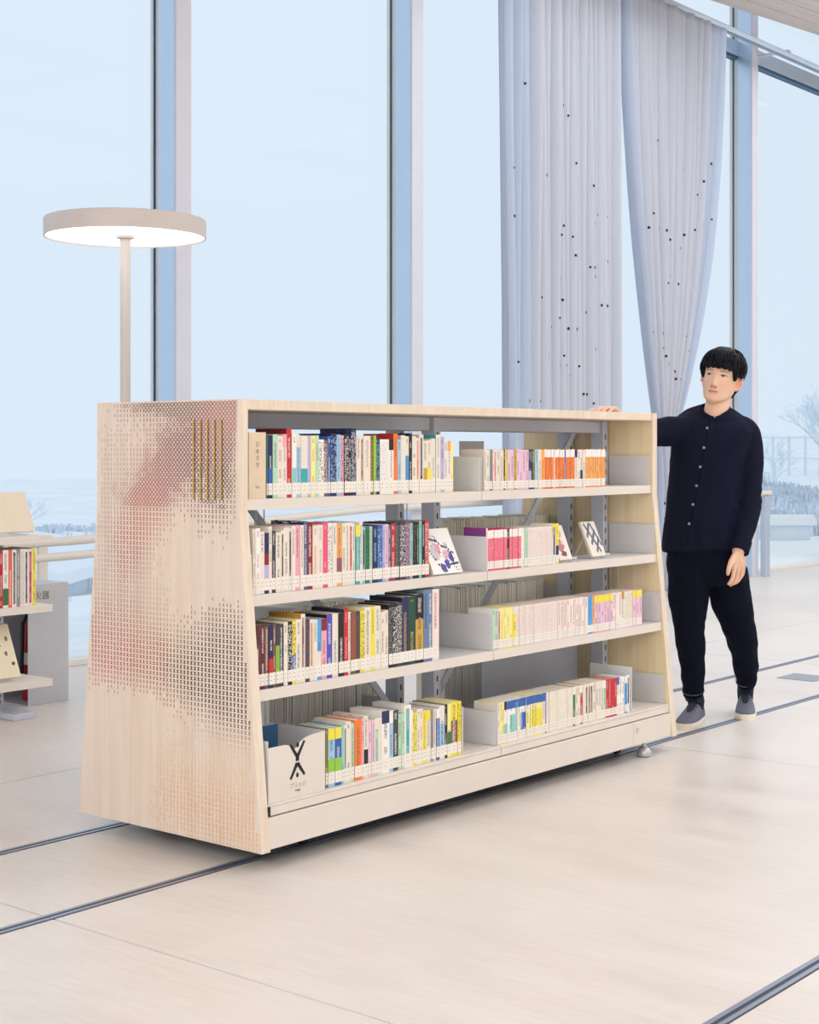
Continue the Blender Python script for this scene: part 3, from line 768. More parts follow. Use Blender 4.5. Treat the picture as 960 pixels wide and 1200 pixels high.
def shelf_row(spec,px0,px1,z,setback,base_h,jit,seed,shelf_words,half,noun,dep,lab_z):
    r=random.Random(seed); y=front_y(z)+setback if z>0.3 else setback
    px0=max(px0,{'left':px_of(PXI+0.0068,y),'right':px_of(CX+0.0075,y)}[half]); items=expand(spec); tot=sum(w for _,w,_ in items); x=px0; n=len(items); key=noun
    for i,(code,w,opts) in enumerate(items):
        a=plane_l(x,y); x+=w/tot*(px1-px0); b=plane_l(x,y); t=(b-a)-0.0004
        h=base_h*float(opts.get('h',1+jit*r.uniform(-1,1))); dd=dep*r.uniform(0.96,1.02)
        o=make_book(noun,t,h,dd,code,opts,r,lab_z)
        place(o,(a+b)/2,y+r.uniform(0,0.003),z+0.0006)
        k,side=(i+1,'left') if i<n/2 else (n-i,'right')
        size='tall ' if h>base_h*1.07 else ('small ' if h<base_h*0.93 else '')
        if t>0.032: size+='thick '
        elif t<0.014 and noun=='book': size+='slim '
        col=NAMES[code]+(' and '+NAMES[opts[[q for q in 'stbm' if q in opts][0]]] if any(q in opts for q in 'stbm') and opts[[q for q in 'stbm' if q in opts][0]]!=code else '')
        pos=ORD[k]+' from the '+side if k>1 else ('first from the '+side)
        tagp(o,f'{size}{col} {noun}, {pos}, {shelf_words}, {half} half','book',None,None)
        o['group']=f'{noun}s on the {shelf_words}, {half} half'
LB=(0.010,0.046); LP=(0.006,0.034)
shelf_row('''gn/2/y=p/i=bl nv/5/b=bl mi/6/ cr/6/i=rd pc/5/t=pk rd/6/h=1.10/cp=dn/c=dr wh/5/b=tl lb/5.5/t=cr cr/8/b=tq li/4 py/5.5/i=oc mi/4 wh/6.5/h=.93/y=p/i=ch br/4.5/h=.92/y=p/i=cr bl/3.5/i=wh nv/7/y=p/i=lb/h=1.03 lb/4.5/i=bl pk/4.5/y=p/i=dn dn/5/y=p/i=wh/h=1.03 bk/3.5/i=wh nv/6/y=p/i=wh/h=1.12/cp=sb cr/5 cr/3.5/s=dr cr/8/i=gr br/4/y=p/i=gd lg/3 nv/4.5/y=p/i=tl/h=.97
 wh/5.5/y=s/h=.94 wh/5.5/y=s/h=.94 wh/5.5/t=bk/h=.94 or/5/c=rd/h=1.04 lb/4/h=.94 cr/5/i=br cr/4.5/m=sk bk/3.5/h=1.05/c=dn cr/5/i=bk pc/3.5/s=co/h=.97 cr/5/s=nv/h=1.03/cp=rd cr/5/b=gd/h=.92 cr/4.5/b=ye/h=.93 cr/5/i=gr/h=.96 cr/5.5/i=gr/c=tq/h=1.03 li/4.5/h=1.0 cr/4/i=bl/h=.92 pc/4/t=oa/h=.92 py/3/h=.86''',
 313,531.5,SZ[0],0.016,0.196,0.02,1,'top shelf','left','book',0.14,LB)
shelf_row('''cr/3 cr/4 gr/3 cr/1.8/c=dn/cp=wh cr/3/s=hp cr/4*2 bk/2 ye/2.5 lp/4*2 gd/3/i=br lp/3.6*4 nv/3/b=li bk/2 ol/2.4 lb/3.5 cr/3.5 oa/4/i=rd or/2.6/t=wh*4 cr/2/i=bk or/2.7/t=wh*4 bl/1.6 or/2.7/t=wh*4 cr/3.2/t=nv cr/3.2/i=mr cr/3/b=nv cr/3 oa/2.6/t=wh*9''',
 567.5,710,SZ[0],0.016,0.150,0.006,2,'top shelf','right','paperback',0.105,LP)
shelf_row('''cr/3 wh/5/i=rd cr/5/h=.95 nv/5.5/h=.92/m=dr/b=li cr/3.5/h=1.02 ch/4.5/h=.95 cr/6/h=.92 cr/3.5/s=ch/h=.95 cr/5.5/h=.99 cr/3.5/s=bk/h=.98 pc/4 pk/5.5/i=br pc/4 sb/4.5/h=1.07/c=nv/cp=wh dr/6/h=1.03/i=wh cr/6.5/i=co cr/5.5/i=gr hp/6/h=1.03/i=pk wh/5/y=p/i=bk/h=1.02 cr/5 oa/6/b=mv/h=.98 cr/4*2 cr/4/s=rd cr/3.5 tq/5/t=ye/h=.97
 cr/3.5 tl/3.5/s=bk/h=.93 gn/4.5/y=p/i=bk/h=.93 mi/3/h=.93 nv/6/i=lb/h=.93 bl/6/y=p/i=lb/h=.94 li/3/h=.94 lp/4/h=.95 sb/3/h=.94 rd/4.5/h=.96/c=bk ch/5/y=p/i=gr/h=.97 ch/7/y=p/i=wh/h=.97 mv/5/y=p/i=li/h=.97 tl/3/h=.95 bk/5/y=p/i=br/h=.96 bk/3/s=gn/h=.96 tl/3/h=.97 dn/3.5/h=.95 rd/4.5/y=p/i=wh/h=.97''',
 297,503,SZ[1],0.014,0.200,0.02,3,'second shelf','left','book',0.14,LB)
shelf_row('''wh/2/c=mg/cp=vi/h=1.06 hp/4/t=wh/i=wh/y=s*6 bk/3 hp/3.6/t=wh/i=wh/y=s*4 wh/4/i=mi mi/4/i=gr pc/3.4/y=s*9 wh/4/t=ye/s=nv/h=1.05 ye/3.5/b=nv/h=1.06''',
 568,655,SZ[1],0.014,0.146,0.004,4,'second shelf','right','paperback',0.105,LP)
shelf_row('''mr/4.5/i=br mr/5 br/4/i=cr nv/5/b=rd br/3.2 ch/4/m=lg ch/5/i=wh cr/4.5/h=1.02 bk/5/y=p/i=wh/h=1.02 ye/4.5/y=p/i=bk/b=bl/h=1.02 cr/6/h=1.04 cr/5/s=br/h=1.12/c=oc/cp=gd ch/5/y=p/i=mv/h=1.02 cr/4/s=oc cr/4.5/h=1.0 sk/5/b=cr/h=1.0 pk/6/t=dr/h=1.0 vi/6.5/i=wh/h=1.06/c=bk cr/7/h=1.06 bk/6/i=wh/h=1.06 rd/5/i=pk/h=1.12/c=dn/cp=ch cr/3/h=1.06 br/6/y=p/i=rd/h=1.05 ch/5/y=p/i=br/h=1.05
 ye/5.5/y=p/i=bk/h=1.06 cr/7/h=1.1 ye/5/i=ol/h=1.1 cr/6.5/i=gn/h=1.1 cr/4.5*2 bk/4.5/y=s/i=wh/h=1.1 bk/4.5/y=p/i=wh/h=1.1 ch/6/y=p/i=wh/h=1.12 nv/8/i=gd/h=1.2/c=dn dg/8/i=gd/h=1.2 bk/9/m=gd/h=1.22/c=dg bg/5/i=nv/h=1.28 bg/5/i=wh/h=1.28 pc/8/i=rd/h=1.28/c=dg''',
 301,515,SZ[2],0.014,0.190,0.012,5,'third shelf','left','book',0.14,LB)
shelf_row('''mi/3.6/c=wh*2 pc/3/s=rd py/3.8/i=gd*4 ye/3.8/t=cr pc/3.6/y=s*14 pc/3.6/i=br*10 sk/6/i=bl oa/3/i=rd lp/3.6/t=ye*6 pc/3.4*3 cr/3.6/t=oc cr/3.4/y=s/i=bk*3 lp/3.6/t=ye*3''',
 566.5,752.5,SZ[2],0.014,0.146,0.005,6,'third shelf','right','paperback',0.105,LP)
shelf_row('''ol/3/i=cr lb/8/b=lg/t=ye bl/7.5/t=ye/b=lg tl/3 cr/3/s=bk cr/6/h=1.04 mi/4 or/8/i=br/h=1.04 pk/3/h=1.05 cr/5/b=bk/h=1.08/cp=gr lp/4*2 mi/4/t=cr cr/4/i=mi wh/9/t=nv/h=1.1/i=nv lb/5/t=wh/h=1.08 ch/6/i=wh/h=1.07 mi/3.5*2 wh/8/s=tq/h=1.12 wh/2.4 ye/4.5/y=p/i=ol/h=.96 cr/3.4*2 ye/4.5/i=oc/h=.95 cr/5/t=ye/h=.95 gr/3/h=.95 cr/3.5/h=.95 bl/4/t=wh/h=.95 cr/6/m=lb/h=.98 bk/3.4/h=.99 py/4/b=gn/h=.99 ye/8/m=br/h=1.0 ye/4.2/y=p/i=bk/h=1.0''',
 382,541,DZ,0.034,0.186,0.015,7,'bottom shelf','left','book',0.14,LB)
shelf_row('''cr/3 py/3*2 wh/3.6/t=nv/b=tl wh/3.6/t=bl/i=tl wh/3.6/t=bl/m=tl*2 wh/3.6/t=bl/s=tq wh/3.6/t=bl wh/3.6/t=bl/m=bl*2 cr/3.6/t=bl/m=py*2 py/3.6/t=bl/m=ye*4 cr/3.6/t=bl vi/1.6 cr/3.5/i=mi*10 gn/3/t=wh cr/3.5*2 rd/3/t=wh cr/3.5 cr/3.4/s=mr*3 cr/3.4/i=mr*4 mi/3.4/t=wh rd/3.5/i=pk*4 wh/3.5/t=bl wh/3.5/i=bk*2 sk/3.4/t=wh wh/3.4/s=nv''',
 568,738.5,DZ,0.034,0.150,0.006,8,'bottom shelf','right','paperback',0.105,LP)

# steel bookends, file box, section marker, display books
def bookend(px,y,z,dep,h,label):
    t=empty('bookend'); place(t,plane_l(px,y)+0.003,y,z+0.0005); tagp(t,label,'bookend')
    boxo('upright',(-0.0015,0,0.0025),(0.0015,dep,h),'white_steel',t,0.001); boxo('foot',(0.0016,0.01,0),(0.055,dep-0.02,0.002),'white_steel',t)
bookend(542,0.034,DZ,0.20,0.165,'white steel bookend closing the left row of the bottom shelf')
bookend(740,0.034,DZ,0.20,0.180,'tall white steel bookend closing the right row of the bottom shelf')
# section marker block at the start of the top shelf
mk_=empty('section_marker'); y_=front_y(SZ[0])+0.006; xa,xb=plane_l(291.5,y_),plane_l(312,y_); place(mk_,(xa+xb)/2,y_,SZ[0]+0.0006)
tagp(mk_,'plywood section marker block lettered down its front, left end of the top shelf','sign')
hw=(xb-xa)/2-0.001
boxo('front_board',(-hw,0,-0.0),(hw,0.006,0.203),'marker_wood',mk_,0.0008); boxo('back_board',(-hw,0.0065,0),(hw,0.13,0.196),'marker_wood',mk_,0.001)
for k,ch in enumerate('日本文学'): text_obj('lettering',ch,0.017,'marker_ink',mk_,(0,-0.0006,0.165-0.021*k))
text_obj('lettering','913',0.012,'marker_ink',mk_,(0,-0.0006,0.035))
# file box with the emblem
fx0,fx1=plane_l(314,0.02),plane_l(380.5,0.02); fb=empty('file_box'); place(fb,(fx0+fx1)/2,0.018,DZ+0.0006); tagp(fb,'cream steel file box with black two-figure emblem, left end of the bottom shelf','file box')
hw=(fx1-fx0)/2; FH=0.185
wave=[(-hw,0),(hw,0),(hw,FH+0.002)]
for k in range(25):
    u=1-k/24.0; q=-0.020*math.exp(-((u-0.46)/0.09)**2)-0.018*(1/(1+math.exp((u-0.62)/0.09)))
    wave.append((-hw+2*hw*u,FH+q))
mb=MB(); mb.prism(wave,'y',0,0.003); build('front_plate',mb,'cream_steel',fb)
for s in (-1,1): boxo('side_plate',(s*hw-(0.0025 if s>0 else 0),0.0032,0),(s*hw+(0.0025 if s<0 else 0),0.22,FH+0.002),'plate_steel',fb)
boxo('back_plate',(-hw+0.003,0.2175,0),(hw-0.003,0.22,FH+0.002),'grey_steel',fb); boxo('bottom_plate',(-hw+0.003,0.0035,0),(hw-0.003,0.217,0.002),'plate_steel',fb)
em=MB()
def limb(x0,z0,x1,z1,w0,w1):
    dx,dz=x1-x0,z1-z0; n=math.hypot(dx,dz); a,b=-dz/n,dx/n
    em.prism([(x0+a*w0,z0+b*w0),(x1+a*w1,z1+b*w1),(x1-a*w1,z1-b*w1),(x0-a*w0,z0-b*w0)],'y',-0.0009,-0.0002)
def head(x,z,r): em.prism([(x+r*0.85*math.cos(a),z+r*1.15*math.sin(a)) for a in [2*math.pi*k/14 for k in range(14)]],'y',-0.0009,-0.0002)
ez=0.113
limb(0.0,ez+0.010,0.031,ez+0.056,0.0060,0.0042); limb(0.0,ez+0.010,-0.031,ez+0.051,0.0060,0.0042); limb(0.0,ez+0.020,0.0,ez-0.002,0.0078,0.0070); head(0.001,ez+0.047,0.0068)
limb(0.004,ez-0.013,0.032,ez-0.048,0.0062,0.0042); limb(-0.004,ez-0.013,-0.030,ez-0.054,0.0062,0.0042); limb(-0.0095,ez-0.0125,0.0095,ez-0.0125,0.0055,0.0055); head(0.0,ez-0.045,0.0066)
o=build('emblem',em,'ink_black',fb)
text_obj('lettering','ブリッジ',0.019,'ink_pale',fb,(0.002,-0.0006,0.037)); text_obj('lettering','bridge',0.009,'ink_grey',fb,(0.002,-0.0006,0.022))
# dark folder seen inside the file box
fo=boxo('folder',(-0.02,0,0),(0.05,0.004,0.20),'gasket'); place(fo,(fx0+fx1)/2,0.15,DZ+0.003); tagp(fo,'dark blue folder standing inside the emblem file box','folder')

def picture_book(px,z,wid,hgt,y,lean,code,label,art,yaw=0.0,stand=True):
    base=front_y(z)+y; t=empty('picture_book'); place(t,plane_l(px,base),base,z+(0.0100 if wid<0.12 else 0.0056),yaw); tagp(t,label,'book','face-out books on the second shelf')
    tilt=-lean; th=0.010
    mb=MB(); P_=mb.slot('cover_plain'); X_=mb.slot('cover_pattern')
    bc=lin(PAL[code]); mb.box((-wid/2,0,0),(wid/2,0.0015,hgt),P_,bc); mb.box((-wid/2,th-0.0015,0),(wid/2,th,hgt),P_,bc); mb.box((-wid/2-0.001,0,0),(-wid/2+0.0005,th,hgt),P_,bc)
    cv=build('cover',mb,None,t,attrs=True); cv.rotation_euler=(tilt,0,0)
    pg=MB(); pg.box((-wid/2+0.001,0.0016,0.001),(wid/2-0.002,th-0.0016,hgt-0.002)); p=build('pages',pg,'book_pages',t); p.rotation_euler=(tilt,0,0)
    ar=MB(); Q=ar.slot('cover_plain')
    for cc,poly in art: ar.face([((u-0.5)*wid,-0.0004-0.0001*len(ar.f)/10,v*hgt) for u,v in poly],Q,lin(cc))
    a=build('cover_art',ar,None,t,attrs=True); a.rotation_euler=(tilt,0,0)
    return t
def blob(cx,cy,rx,ry,r,n=9): return [(min(.98,max(.02,cx+rx*math.cos(2*math.pi*k/n)*r.uniform(.6,1.2))),min(.98,max(.02,cy+ry*math.sin(2*math.pi*k/n)*r.uniform(.6,1.2)))) for k in range(n)]
ra=random.Random(21)
art=[((205,196,206),blob(.30,.45,.17,.22,ra)),((232,160,160),blob(.42,.55,.07,.15,ra)),((70,70,150),blob(.42,.12,.10,.12,ra)),((70,70,160),blob(.58,.22,.09,.13,ra)),((64,64,150),blob(.78,.36,.09,.12,ra)),((225,190,200),blob(.62,.42,.12,.14,ra)),((50,50,96),blob(.12,.72,.05,.10,ra)),((205,190,200),blob(.72,.62,.06,.08,ra)),((60,56,84),[(.62,.17),(.96,.19),(.96,.24),(.70,.22)])]
for k in range(16):
    u=.10+.052*k; v=.9-.030*k+ra.uniform(-.05,.05); art.append(((46,48,104),blob(u,v,.03,.035,ra,6)))
for k in range(10): art.append(((46,48,104),blob(.06+.03*k,.62-.055*k+ra.uniform(-.03,.03),.02,.03,ra,6)))
for k in range(46):
    u=ra.uniform(.08,.95); v=min(.95,max(.05,1.02-.95*u+ra.uniform(-.22,.22))); a=ra.uniform(0,3.14); ln=ra.uniform(.03,.09); dx,dy=math.cos(a)*ln,math.sin(a)*ln; nx,ny=-math.sin(a)*.010,math.cos(a)*.010
    art.append((ra.choice(((44,46,104),(60,60,140),(190,120,130),(120,116,150))),[(u+nx,v+ny),(u+dx+nx*.3,v+dy+ny*.3),(u+dx-nx*.3,v+dy-ny*.3),(u-nx,v-ny)]))
art=[(c_,[(min(.985,max(.015,u)),min(.985,max(.015,v))) for u,v in p_]) for c_,p_ in art]
picture_book(526,SZ[1],0.165,0.170,0.02,math.radians(25),'wh','white picture book with blue and pink drawing, leaning face-out mid second shelf',art,0.0)
art=[((188,120,126),blob(.4,.4,.25,.2,ra)),((120,70,80),blob(.5,.18,.25,.10,ra)),((206,160,150),blob(.55,.75,.2,.15,ra)),((90,70,110),blob(.35,.62,.12,.08,ra)),((225,205,190),blob(.6,.5,.12,.1,ra))]
bA=picture_book(664,SZ[1],0.088,0.142,0.035,math.radians(22),'pc','small face-out book with muted red drawing on wire easel, second shelf',art,0.0)
art=[]
for (x0,y0,x1,y1) in ((.15,.95,.75,.12),(.6,.95,.95,.30),(.1,.55,.55,.95),(.25,.35,.80,.75),(.45,.12,.9,.55)):
    dx,dy=x1-x0,y1-y0; n=math.hypot(dx,dy); a,b=-dy/n*.05,dx/n*.05; art.append(((92,104,130),[(x0+a,y0+b),(x1+a,y1+b),(x1-a,y1-b),(x0-a,y0-b)]))
bB=picture_book(703,SZ[1],0.100,0.150,0.045,math.radians(24),'cr','small face-out cream book with blue-grey crossed bands on wire easel, second shelf',art,0.0)
def easel(px,y,wid,label):
    base=front_y(SZ[1])+y; t=empty('wire_easel'); place(t,plane_l(px,base),base,SZ[1]+0.0005); tagp(t,label,'easel','wire easels on the second shelf')
    for nm,pts in (('front_hook',[(-wid*.35,0.10,0.003),(-wid*.35,-0.020,0.003),(-wid*.35,-0.026,0.018)]),('front_hook',[(wid*.35,0.10,0.003),(wid*.35,-0.020,0.003),(wid*.35,-0.026,0.018)]),
                   ('back_leg',[(-wid*.35,0.030,0.003),(-wid*.2,0.066,0.10),(wid*.2,0.066,0.10),(wid*.35,0.030,0.003)]),('cross_bar',[(-wid*.35,-0.026,0.018),(wid*.35,-0.026,0.018)]),('prop',[(0,0.066,0.10),(0,0.12,0.004)])):
        mb=MB(); mb.tube(pts,0.0022,6); build(nm,mb,'white_steel',t,smooth=True)
easel(664,0.035,0.085,'small white wire easel holding the muted red book, second shelf'); easel(703,0.045,0.095,'small white wire easel holding the blue-grey banded book, second shelf')

# ------------------------------------------------------------------ rows on the far side of the bookcase, fore-edges towards us
def back_row(pa,pb,z,h,words,seed,dep=0.15):
    r=random.Random(seed); yr=CD-(front_y(z) if z>0.3 else 0.02)-0.02-dep; items=[]
    l=plane_l(pa,yr); l1=plane_l(pb,yr)
    while l<l1:
        t=r.uniform(0.009,0.017); (abs(l+t/2-CX)>t/2+0.0078 and PXI+0.008<l<CW-PT-0.03) and items.append((l,t)); l+=t+0.0004
    for i,(l,t) in enumerate(items):
        hh=h*r.uniform(0.97,1.02); mb=MB(); a=mb.slot('brightened_pages'); c=mb.slot('cover_plain'); cc=lin(r.choice(((250,244,232),(244,236,222),(238,230,214),(222,214,200),(180,174,168),(250,246,238),(246,238,222),(206,196,180))))
        mb.box((-t/2,0,0),(-t/2+0.0011,dep,hh),c,cc); mb.box((t/2-0.0011,0,0),(t/2,dep,hh),c,cc); mb.box((-t/2+0.0011,0.002,0.001),(t/2-0.0011,dep-0.001,hh-0.001),a); mb.box((-t/2,dep-0.0008,0),(t/2,dep,hh),c,cc)
        y=CD-(front_y(z) if z>0.3 else 0.02)-0.02-dep
        o=place(build('magazine',mb,None,None,attrs=True),l+t/2,y+r.uniform(0,0.004),z+0.0006)
        k,side=(i+1,'left') if i<len(items)/2 else (len(items)-i,'right')
        tagp(o,f'pale-edged booklet, {ORD[k]} from {side}, {words}','booklet','booklets shelved on the far side, '+words)
back_row(519,645,SZ[1],0.152,'far side of second shelf',31)
back_row(514,644,SZ[2],0.152,'far side of third shelf, right half',32)
back_row(330,434,SZ[2],0.152,'far side of third shelf, left half',33)
back_row(316,440,DZ,0.165,'far side of bottom shelf, left half',34)
back_row(522,590,DZ,0.175,'far side of bottom shelf, right half',35)
# things on the far side: small sign plate on the top shelf, pink booklet lying on the third
t=boxo('sign_plate',(-0.085,0,0),(0.085,0.004,0.185),'white_steel',None,0.001); place(t,1.93,0.70,SZ[0]+0.0006); tagp(t,'blank pale sign plate standing on the far side of the top shelf','sign')
t=empty('booklet'); place(t,0.16,0.66,SZ[2]+0.0006); tagp(t,'reddish booklet tilted up on the far side of the third shelf, left end','booklet')
boxo('cover',(-0.07,-0.01,0.0),(0.07,-0.002,0.185),'extinguisher_red',t); boxo('pages',(-0.068,-0.0018,0.001),(0.068,0.008,0.183),'book_pages',t)
# ------------------------------------------------------------------ disc floor lamp behind the bookcase
Yl=6.05; lamp=empty('floor_lamp',((147-480)/F_PX*Yl,Yl,0)); tagp(lamp,'tall white floor lamp with a flat glowing disc head, behind the bookcase','lamp')
zb=CAM_H+(HZ_PX-278.5)/F_PX*Yl; R_=94/F_PX*Yl
mb=MB(); mb.lathe([(0,0),(0.16,0),(0.16,0.012),(0.155,0.016),(0.0,0.016)],40); build('base',mb,'lamp_metal',lamp,smooth=True)
mb=MB(); mb.lathe([(0,0.016),(0.0205,0.016),(0.0205,zb-0.004),(0,zb-0.004)],24); build('pole',mb,'lamp_metal',lamp,smooth=True)
mb=MB(); mb.lathe([(R_-0.006,zb),(R_,zb),(R_,zb+0.066),(R_-0.004,zb+0.070),(0.0,zb+0.070),(0.0,zb+0.062),(R_-0.006,zb+0.062),(R_-0.006,zb)],96); build('shade_rim',mb,'lamp_metal',lamp,smooth=True)
m=bpy.data.materials.new('lamp_diffuser'); m.use_nodes=True; nt=m.node_tree; nt.nodes.clear(); e=N(nt,'ShaderNodeEmission'); o_=N(nt,'ShaderNodeOutputMaterial'); e.inputs[0].default_value=(1,0.95,0.88,1); e.inputs[1].default_value=2.2; link(nt,e.outputs[0],o_.inputs[0]); M['lamp_diffuser']=m
mb=MB(); mb.lathe([(0.0,zb+0.006),(R_-0.0065,zb+0.006),(R_-0.0065,zb+0.012),(0.0,zb+0.012)],96); build('diffuser',mb,'lamp_diffuser',lamp)
mb=MB(); mb.lathe([(0.0,zb-0.004),(0.034,zb-0.004),(0.036,zb+0.0055),(0.0,zb+0.0055)],32); build('collar',mb,'lamp_metal',lamp,smooth=True)

# ------------------------------------------------------------------ low display shelf at the left edge
ds=empty('display_shelf'); place(ds,0,2.68); tagp(ds,'low open shelf of pale boards on grey slotted posts, left edge of the photo','shelf')
for z in (0.853,0.528,0.178):
    boxo('shelf_board',(-0.9,0,z-0.034),(plane_l(62,2.68),0.29,z),'board_wood',ds,0.002)
for l in (-0.6,1.13):
    p=boxo('post',(l-0.045,0.245,0.02),(l+0.045,0.285,0.846),'grey_steel',ds,0.002)
    mb=MB()
    for k in range(26): mb.face([(l+0.02,0.2445,0.05+k*0.028),(l+0.028,0.2445,0.05+k*0.028),(l+0.028,0.2445,0.065+k*0.028),(l+0.02,0.2445,0.065+k*0.028)])
    q=build('post_slots',mb,'dark_steel',p); q['kind']='stuff'
    boxo('foot',(l-0.06,0.02,0),(l+0.06,0.28,0.03),'grey_steel',ds,0.004)
r=random.Random(77); l=plane_l(42,2.70); y=2.70
for i,(code,w,opts) in enumerate([('ye',.018,{'i':'rd'}),('pc',.024,{'s':'rd'}),('wh',.020,{'s':'nv'}),('pc',.024,{'y':'s'}),('gr',.020,{'i':'wh'}),('wh',.024,{'s':'ch'}),('co',.020,{'i':'wh'}),('wh',.030,{'b':'gn'}),('rd',.018,{'i':'wh'}),('cr',.030,{'y':'s'}),('pc',.026,{'y':'s'}),('cr',.028,{}),('wh',.024,{'i':'gr'})]):
    o=make_book('book',w,0.268*r.uniform(.98,1.0),0.19,code,opts,r,(0.0,0.012),False); l-=w+0.0005; place(o,l+w/2,y,0.528+0.0006)
    tagp(o,f'{NAMES[code]} picture book, {ORD[i+1]} from the right on the middle board of the left shelf','book','picture books on the low shelf at the left')
def face_book(l,z,wid,hgt,code,label,glyphs):
    t=empty('picture_book'); place(t,l,2.735,z+0.021); tagp(t,label,'book')
    tilt=-math.radians(24); mb=MB(); mb.slot('cover_plain'); bc=lin(PAL[code] if isinstance(code,str) else code); mb.box((-wid/2,0,0),(wid/2,0.002,hgt),0,bc); mb.box((-wid/2,0.012,0),(wid/2,0.014,hgt),0,bc); mb.box((-wid/2-0.001,0,0),(-wid/2+0.001,0.014,hgt),0,bc)
    c=build('cover',mb,None,t,attrs=True); c.rotation_euler=(tilt,0,0)
    p=boxo('pages',(-wid/2+0.002,0.0021,0.001),(wid/2-0.002,0.0119,hgt-0.002),'book_pages',t); p.rotation_euler=(tilt,0,0)
    if glyphs:
        ar=MB(); ar.slot('cover_plain')
        for cc,poly in glyphs: ar.face([((u-.5)*wid,-0.0005,v*hgt) for u,v in poly],0,lin(cc))
        a=build('cover_art',ar,None,t,attrs=True); a.rotation_euler=(tilt,0,0)
    e=empty('wire_easel'); place(e,l,2.735,z+0.0006); tagp(e,'white wire easel under the '+label.split(',')[0],'easel')
    for s in (-1,1):
        mb=MB(); mb.tube([(s*wid*.3,0.13,0.004),(s*wid*.3,-0.012,0.006),(s*wid*.3,-0.020,0.022)],0.003,6); build('hook',mb,'white_steel',e,smooth=True)
    mb=MB(); mb.tube([(-wid*.3,0.13,0.004),(-wid*.25,0.13,0.12),(wid*.25,0.13,0.12),(wid*.3,0.13,0.004)],0.003,6); build('back_leg',mb,'white_steel',e,smooth=True)
face_book(1.085,0.853,0.26,0.20,(236,220,196),'tan face-out picture book, on top of the left shelf',None)
ra=random.Random(9)
face_book(1.035,0.178,0.20,0.26,(240,228,196),'cream face-out picture book with small sketches, on the lowest board at left',[((120,116,110),blob(.85,.72,.05,.06,ra)),((126,110,96),blob(.75,.45,.05,.05,ra)),((90,84,80),blob(.88,.25,.05,.05,ra)),((150,140,120),blob(.6,.8,.08,.02,ra)),((150,140,120),blob(.6,.6,.08,.02,ra))])

# ------------------------------------------------------------------ extinguisher stand
st=empty('extinguisher_stand'); place(st,1.49,2.99); tagp(st,'brushed steel fire extinguisher stand lettered 消火器, left of the bookcase','stand')
boxo('front_panel',(-0.125,0,0.0),(0.12,0.003,0.590),'brushed_steel',st,0.001); boxo('side_panel',(0.117,0.0032,0.0),(0.12,0.30,0.590),'brushed_steel',st); boxo('back_panel',(-0.125,0.297,0.0),(0.1168,0.30,0.590),'brushed_steel',st)
boxo('top_panel',(-0.125,0.0,0.5905),(0.12,0.30,0.5935),'brushed_steel',st,0.001); boxo('base_plate',(-0.125,0.0032,0.0),(0.1168,0.2968,0.004),'brushed_steel',st)
text_obj('lettering','消火器',0.045,'ink_grey',st,(-0.065,-0.0008,0.535))
ex=empty('fire_extinguisher'); c=W(1.500,3.13); ex.location=(c.x,c.y,0.0045); tagp(ex,'red fire extinguisher standing inside the brushed steel stand','fire extinguisher')
mb=MB(); mb.lathe([(0,0),(0.050,0),(0.055,0.006),(0.055,0.33),(0.050,0.362),(0.030,0.392),(0.016,0.402),(0.016,0.415),(0,0.415)],32); build('cylinder',mb,'extinguisher_red',ex,smooth=True)
mb=MB(); mb.lathe([(0.0555,0.18),(0.0558,0.18),(0.0558,0.24),(0.0555,0.24)],32); build('paper_label',mb,'label_paper',ex,smooth=True)
mb=MB(); mb.lathe([(0,0.415),(0.020,0.415),(0.020,0.455),(0.012,0.465),(0,0.465)],20); build('valve',mb,'rubber_black',ex,smooth=True)
vx,vy=math.cos(ANG+math.pi),math.sin(ANG+math.pi)   # lever and hose point out of the open side of the stand
def q_(a,b,z): return (vx*a-vy*b,vy*a+vx*b,z)
mb=MB(); mb.tube([q_(0,0,0.462),q_(0.05,0.01,0.492),q_(0.10,0.01,0.498)],0.008,8); build('lever',mb,'rubber_black',ex,smooth=True)
mb=MB(); mb.tube([q_(0,0,0.440),q_(0.05,0.01,0.448),q_(0.095,0.01,0.436)],0.008,8); build('carry_handle',mb,'rubber_black',ex,smooth=True)
mb=MB(); mb.tube([q_(0.0,0.02,0.43),q_(0.05,0.03,0.445),q_(0.078,0.02,0.39),q_(0.074,0.01,0.24),q_(0.070,0.0,0.09)],0.010,8); build('hose',mb,'rubber_black',ex,smooth=True)
# ------------------------------------------------------------------ the standing man at the far end of the bookcase
from mathutils.bvhtree import BVHTree
def Pp(px,py,Y): return Vector(((px-480)/F_PX*Y, Y, CAM_H-(py-HZ_PX)/F_PX*Y))
simple('shirt_navy',(17,20,42),0.85,spec=0.15,vary=0.10,scale=90); simple('trouser_navy',(12,15,32),0.9,spec=0.12,vary=0.10,scale=90)
simple('sock_navy',(26,30,52),0.9,vary=0.1,scale=200); simple('stitch_pale',(120,124,140),0.8,vary=0.05); simple('button_grey',(140,144,158),0.35,vary=0.05)
simple('shoe_grey',(106,110,124),0.75,vary=0.06,scale=60); simple('shoe_dark',(44,48,64),0.8,vary=0.08,scale=60); simple('sole_cream',(236,226,212),0.6,vary=0.03)
simple('hair_black',(17,16,23),0.45,spec=0.14,vary=0.2,scale=40); simple('eye_white',(208,194,186),0.3,vary=0.02); simple('eye_dark',(32,24,22),0.25,vary=0.1)
m,nt,b=principled('skin',(228,182,154),0.5,0,0.35)
link(nt,N(nt,'ShaderNodeAttribute',attribute_name='base').outputs['Color'],b.inputs['Base Color'])
b.inputs['Subsurface Weight'].default_value=0.12; b.inputs['Subsurface Radius'].default_value=(0.012,0.005,0.003); M['skin']=m

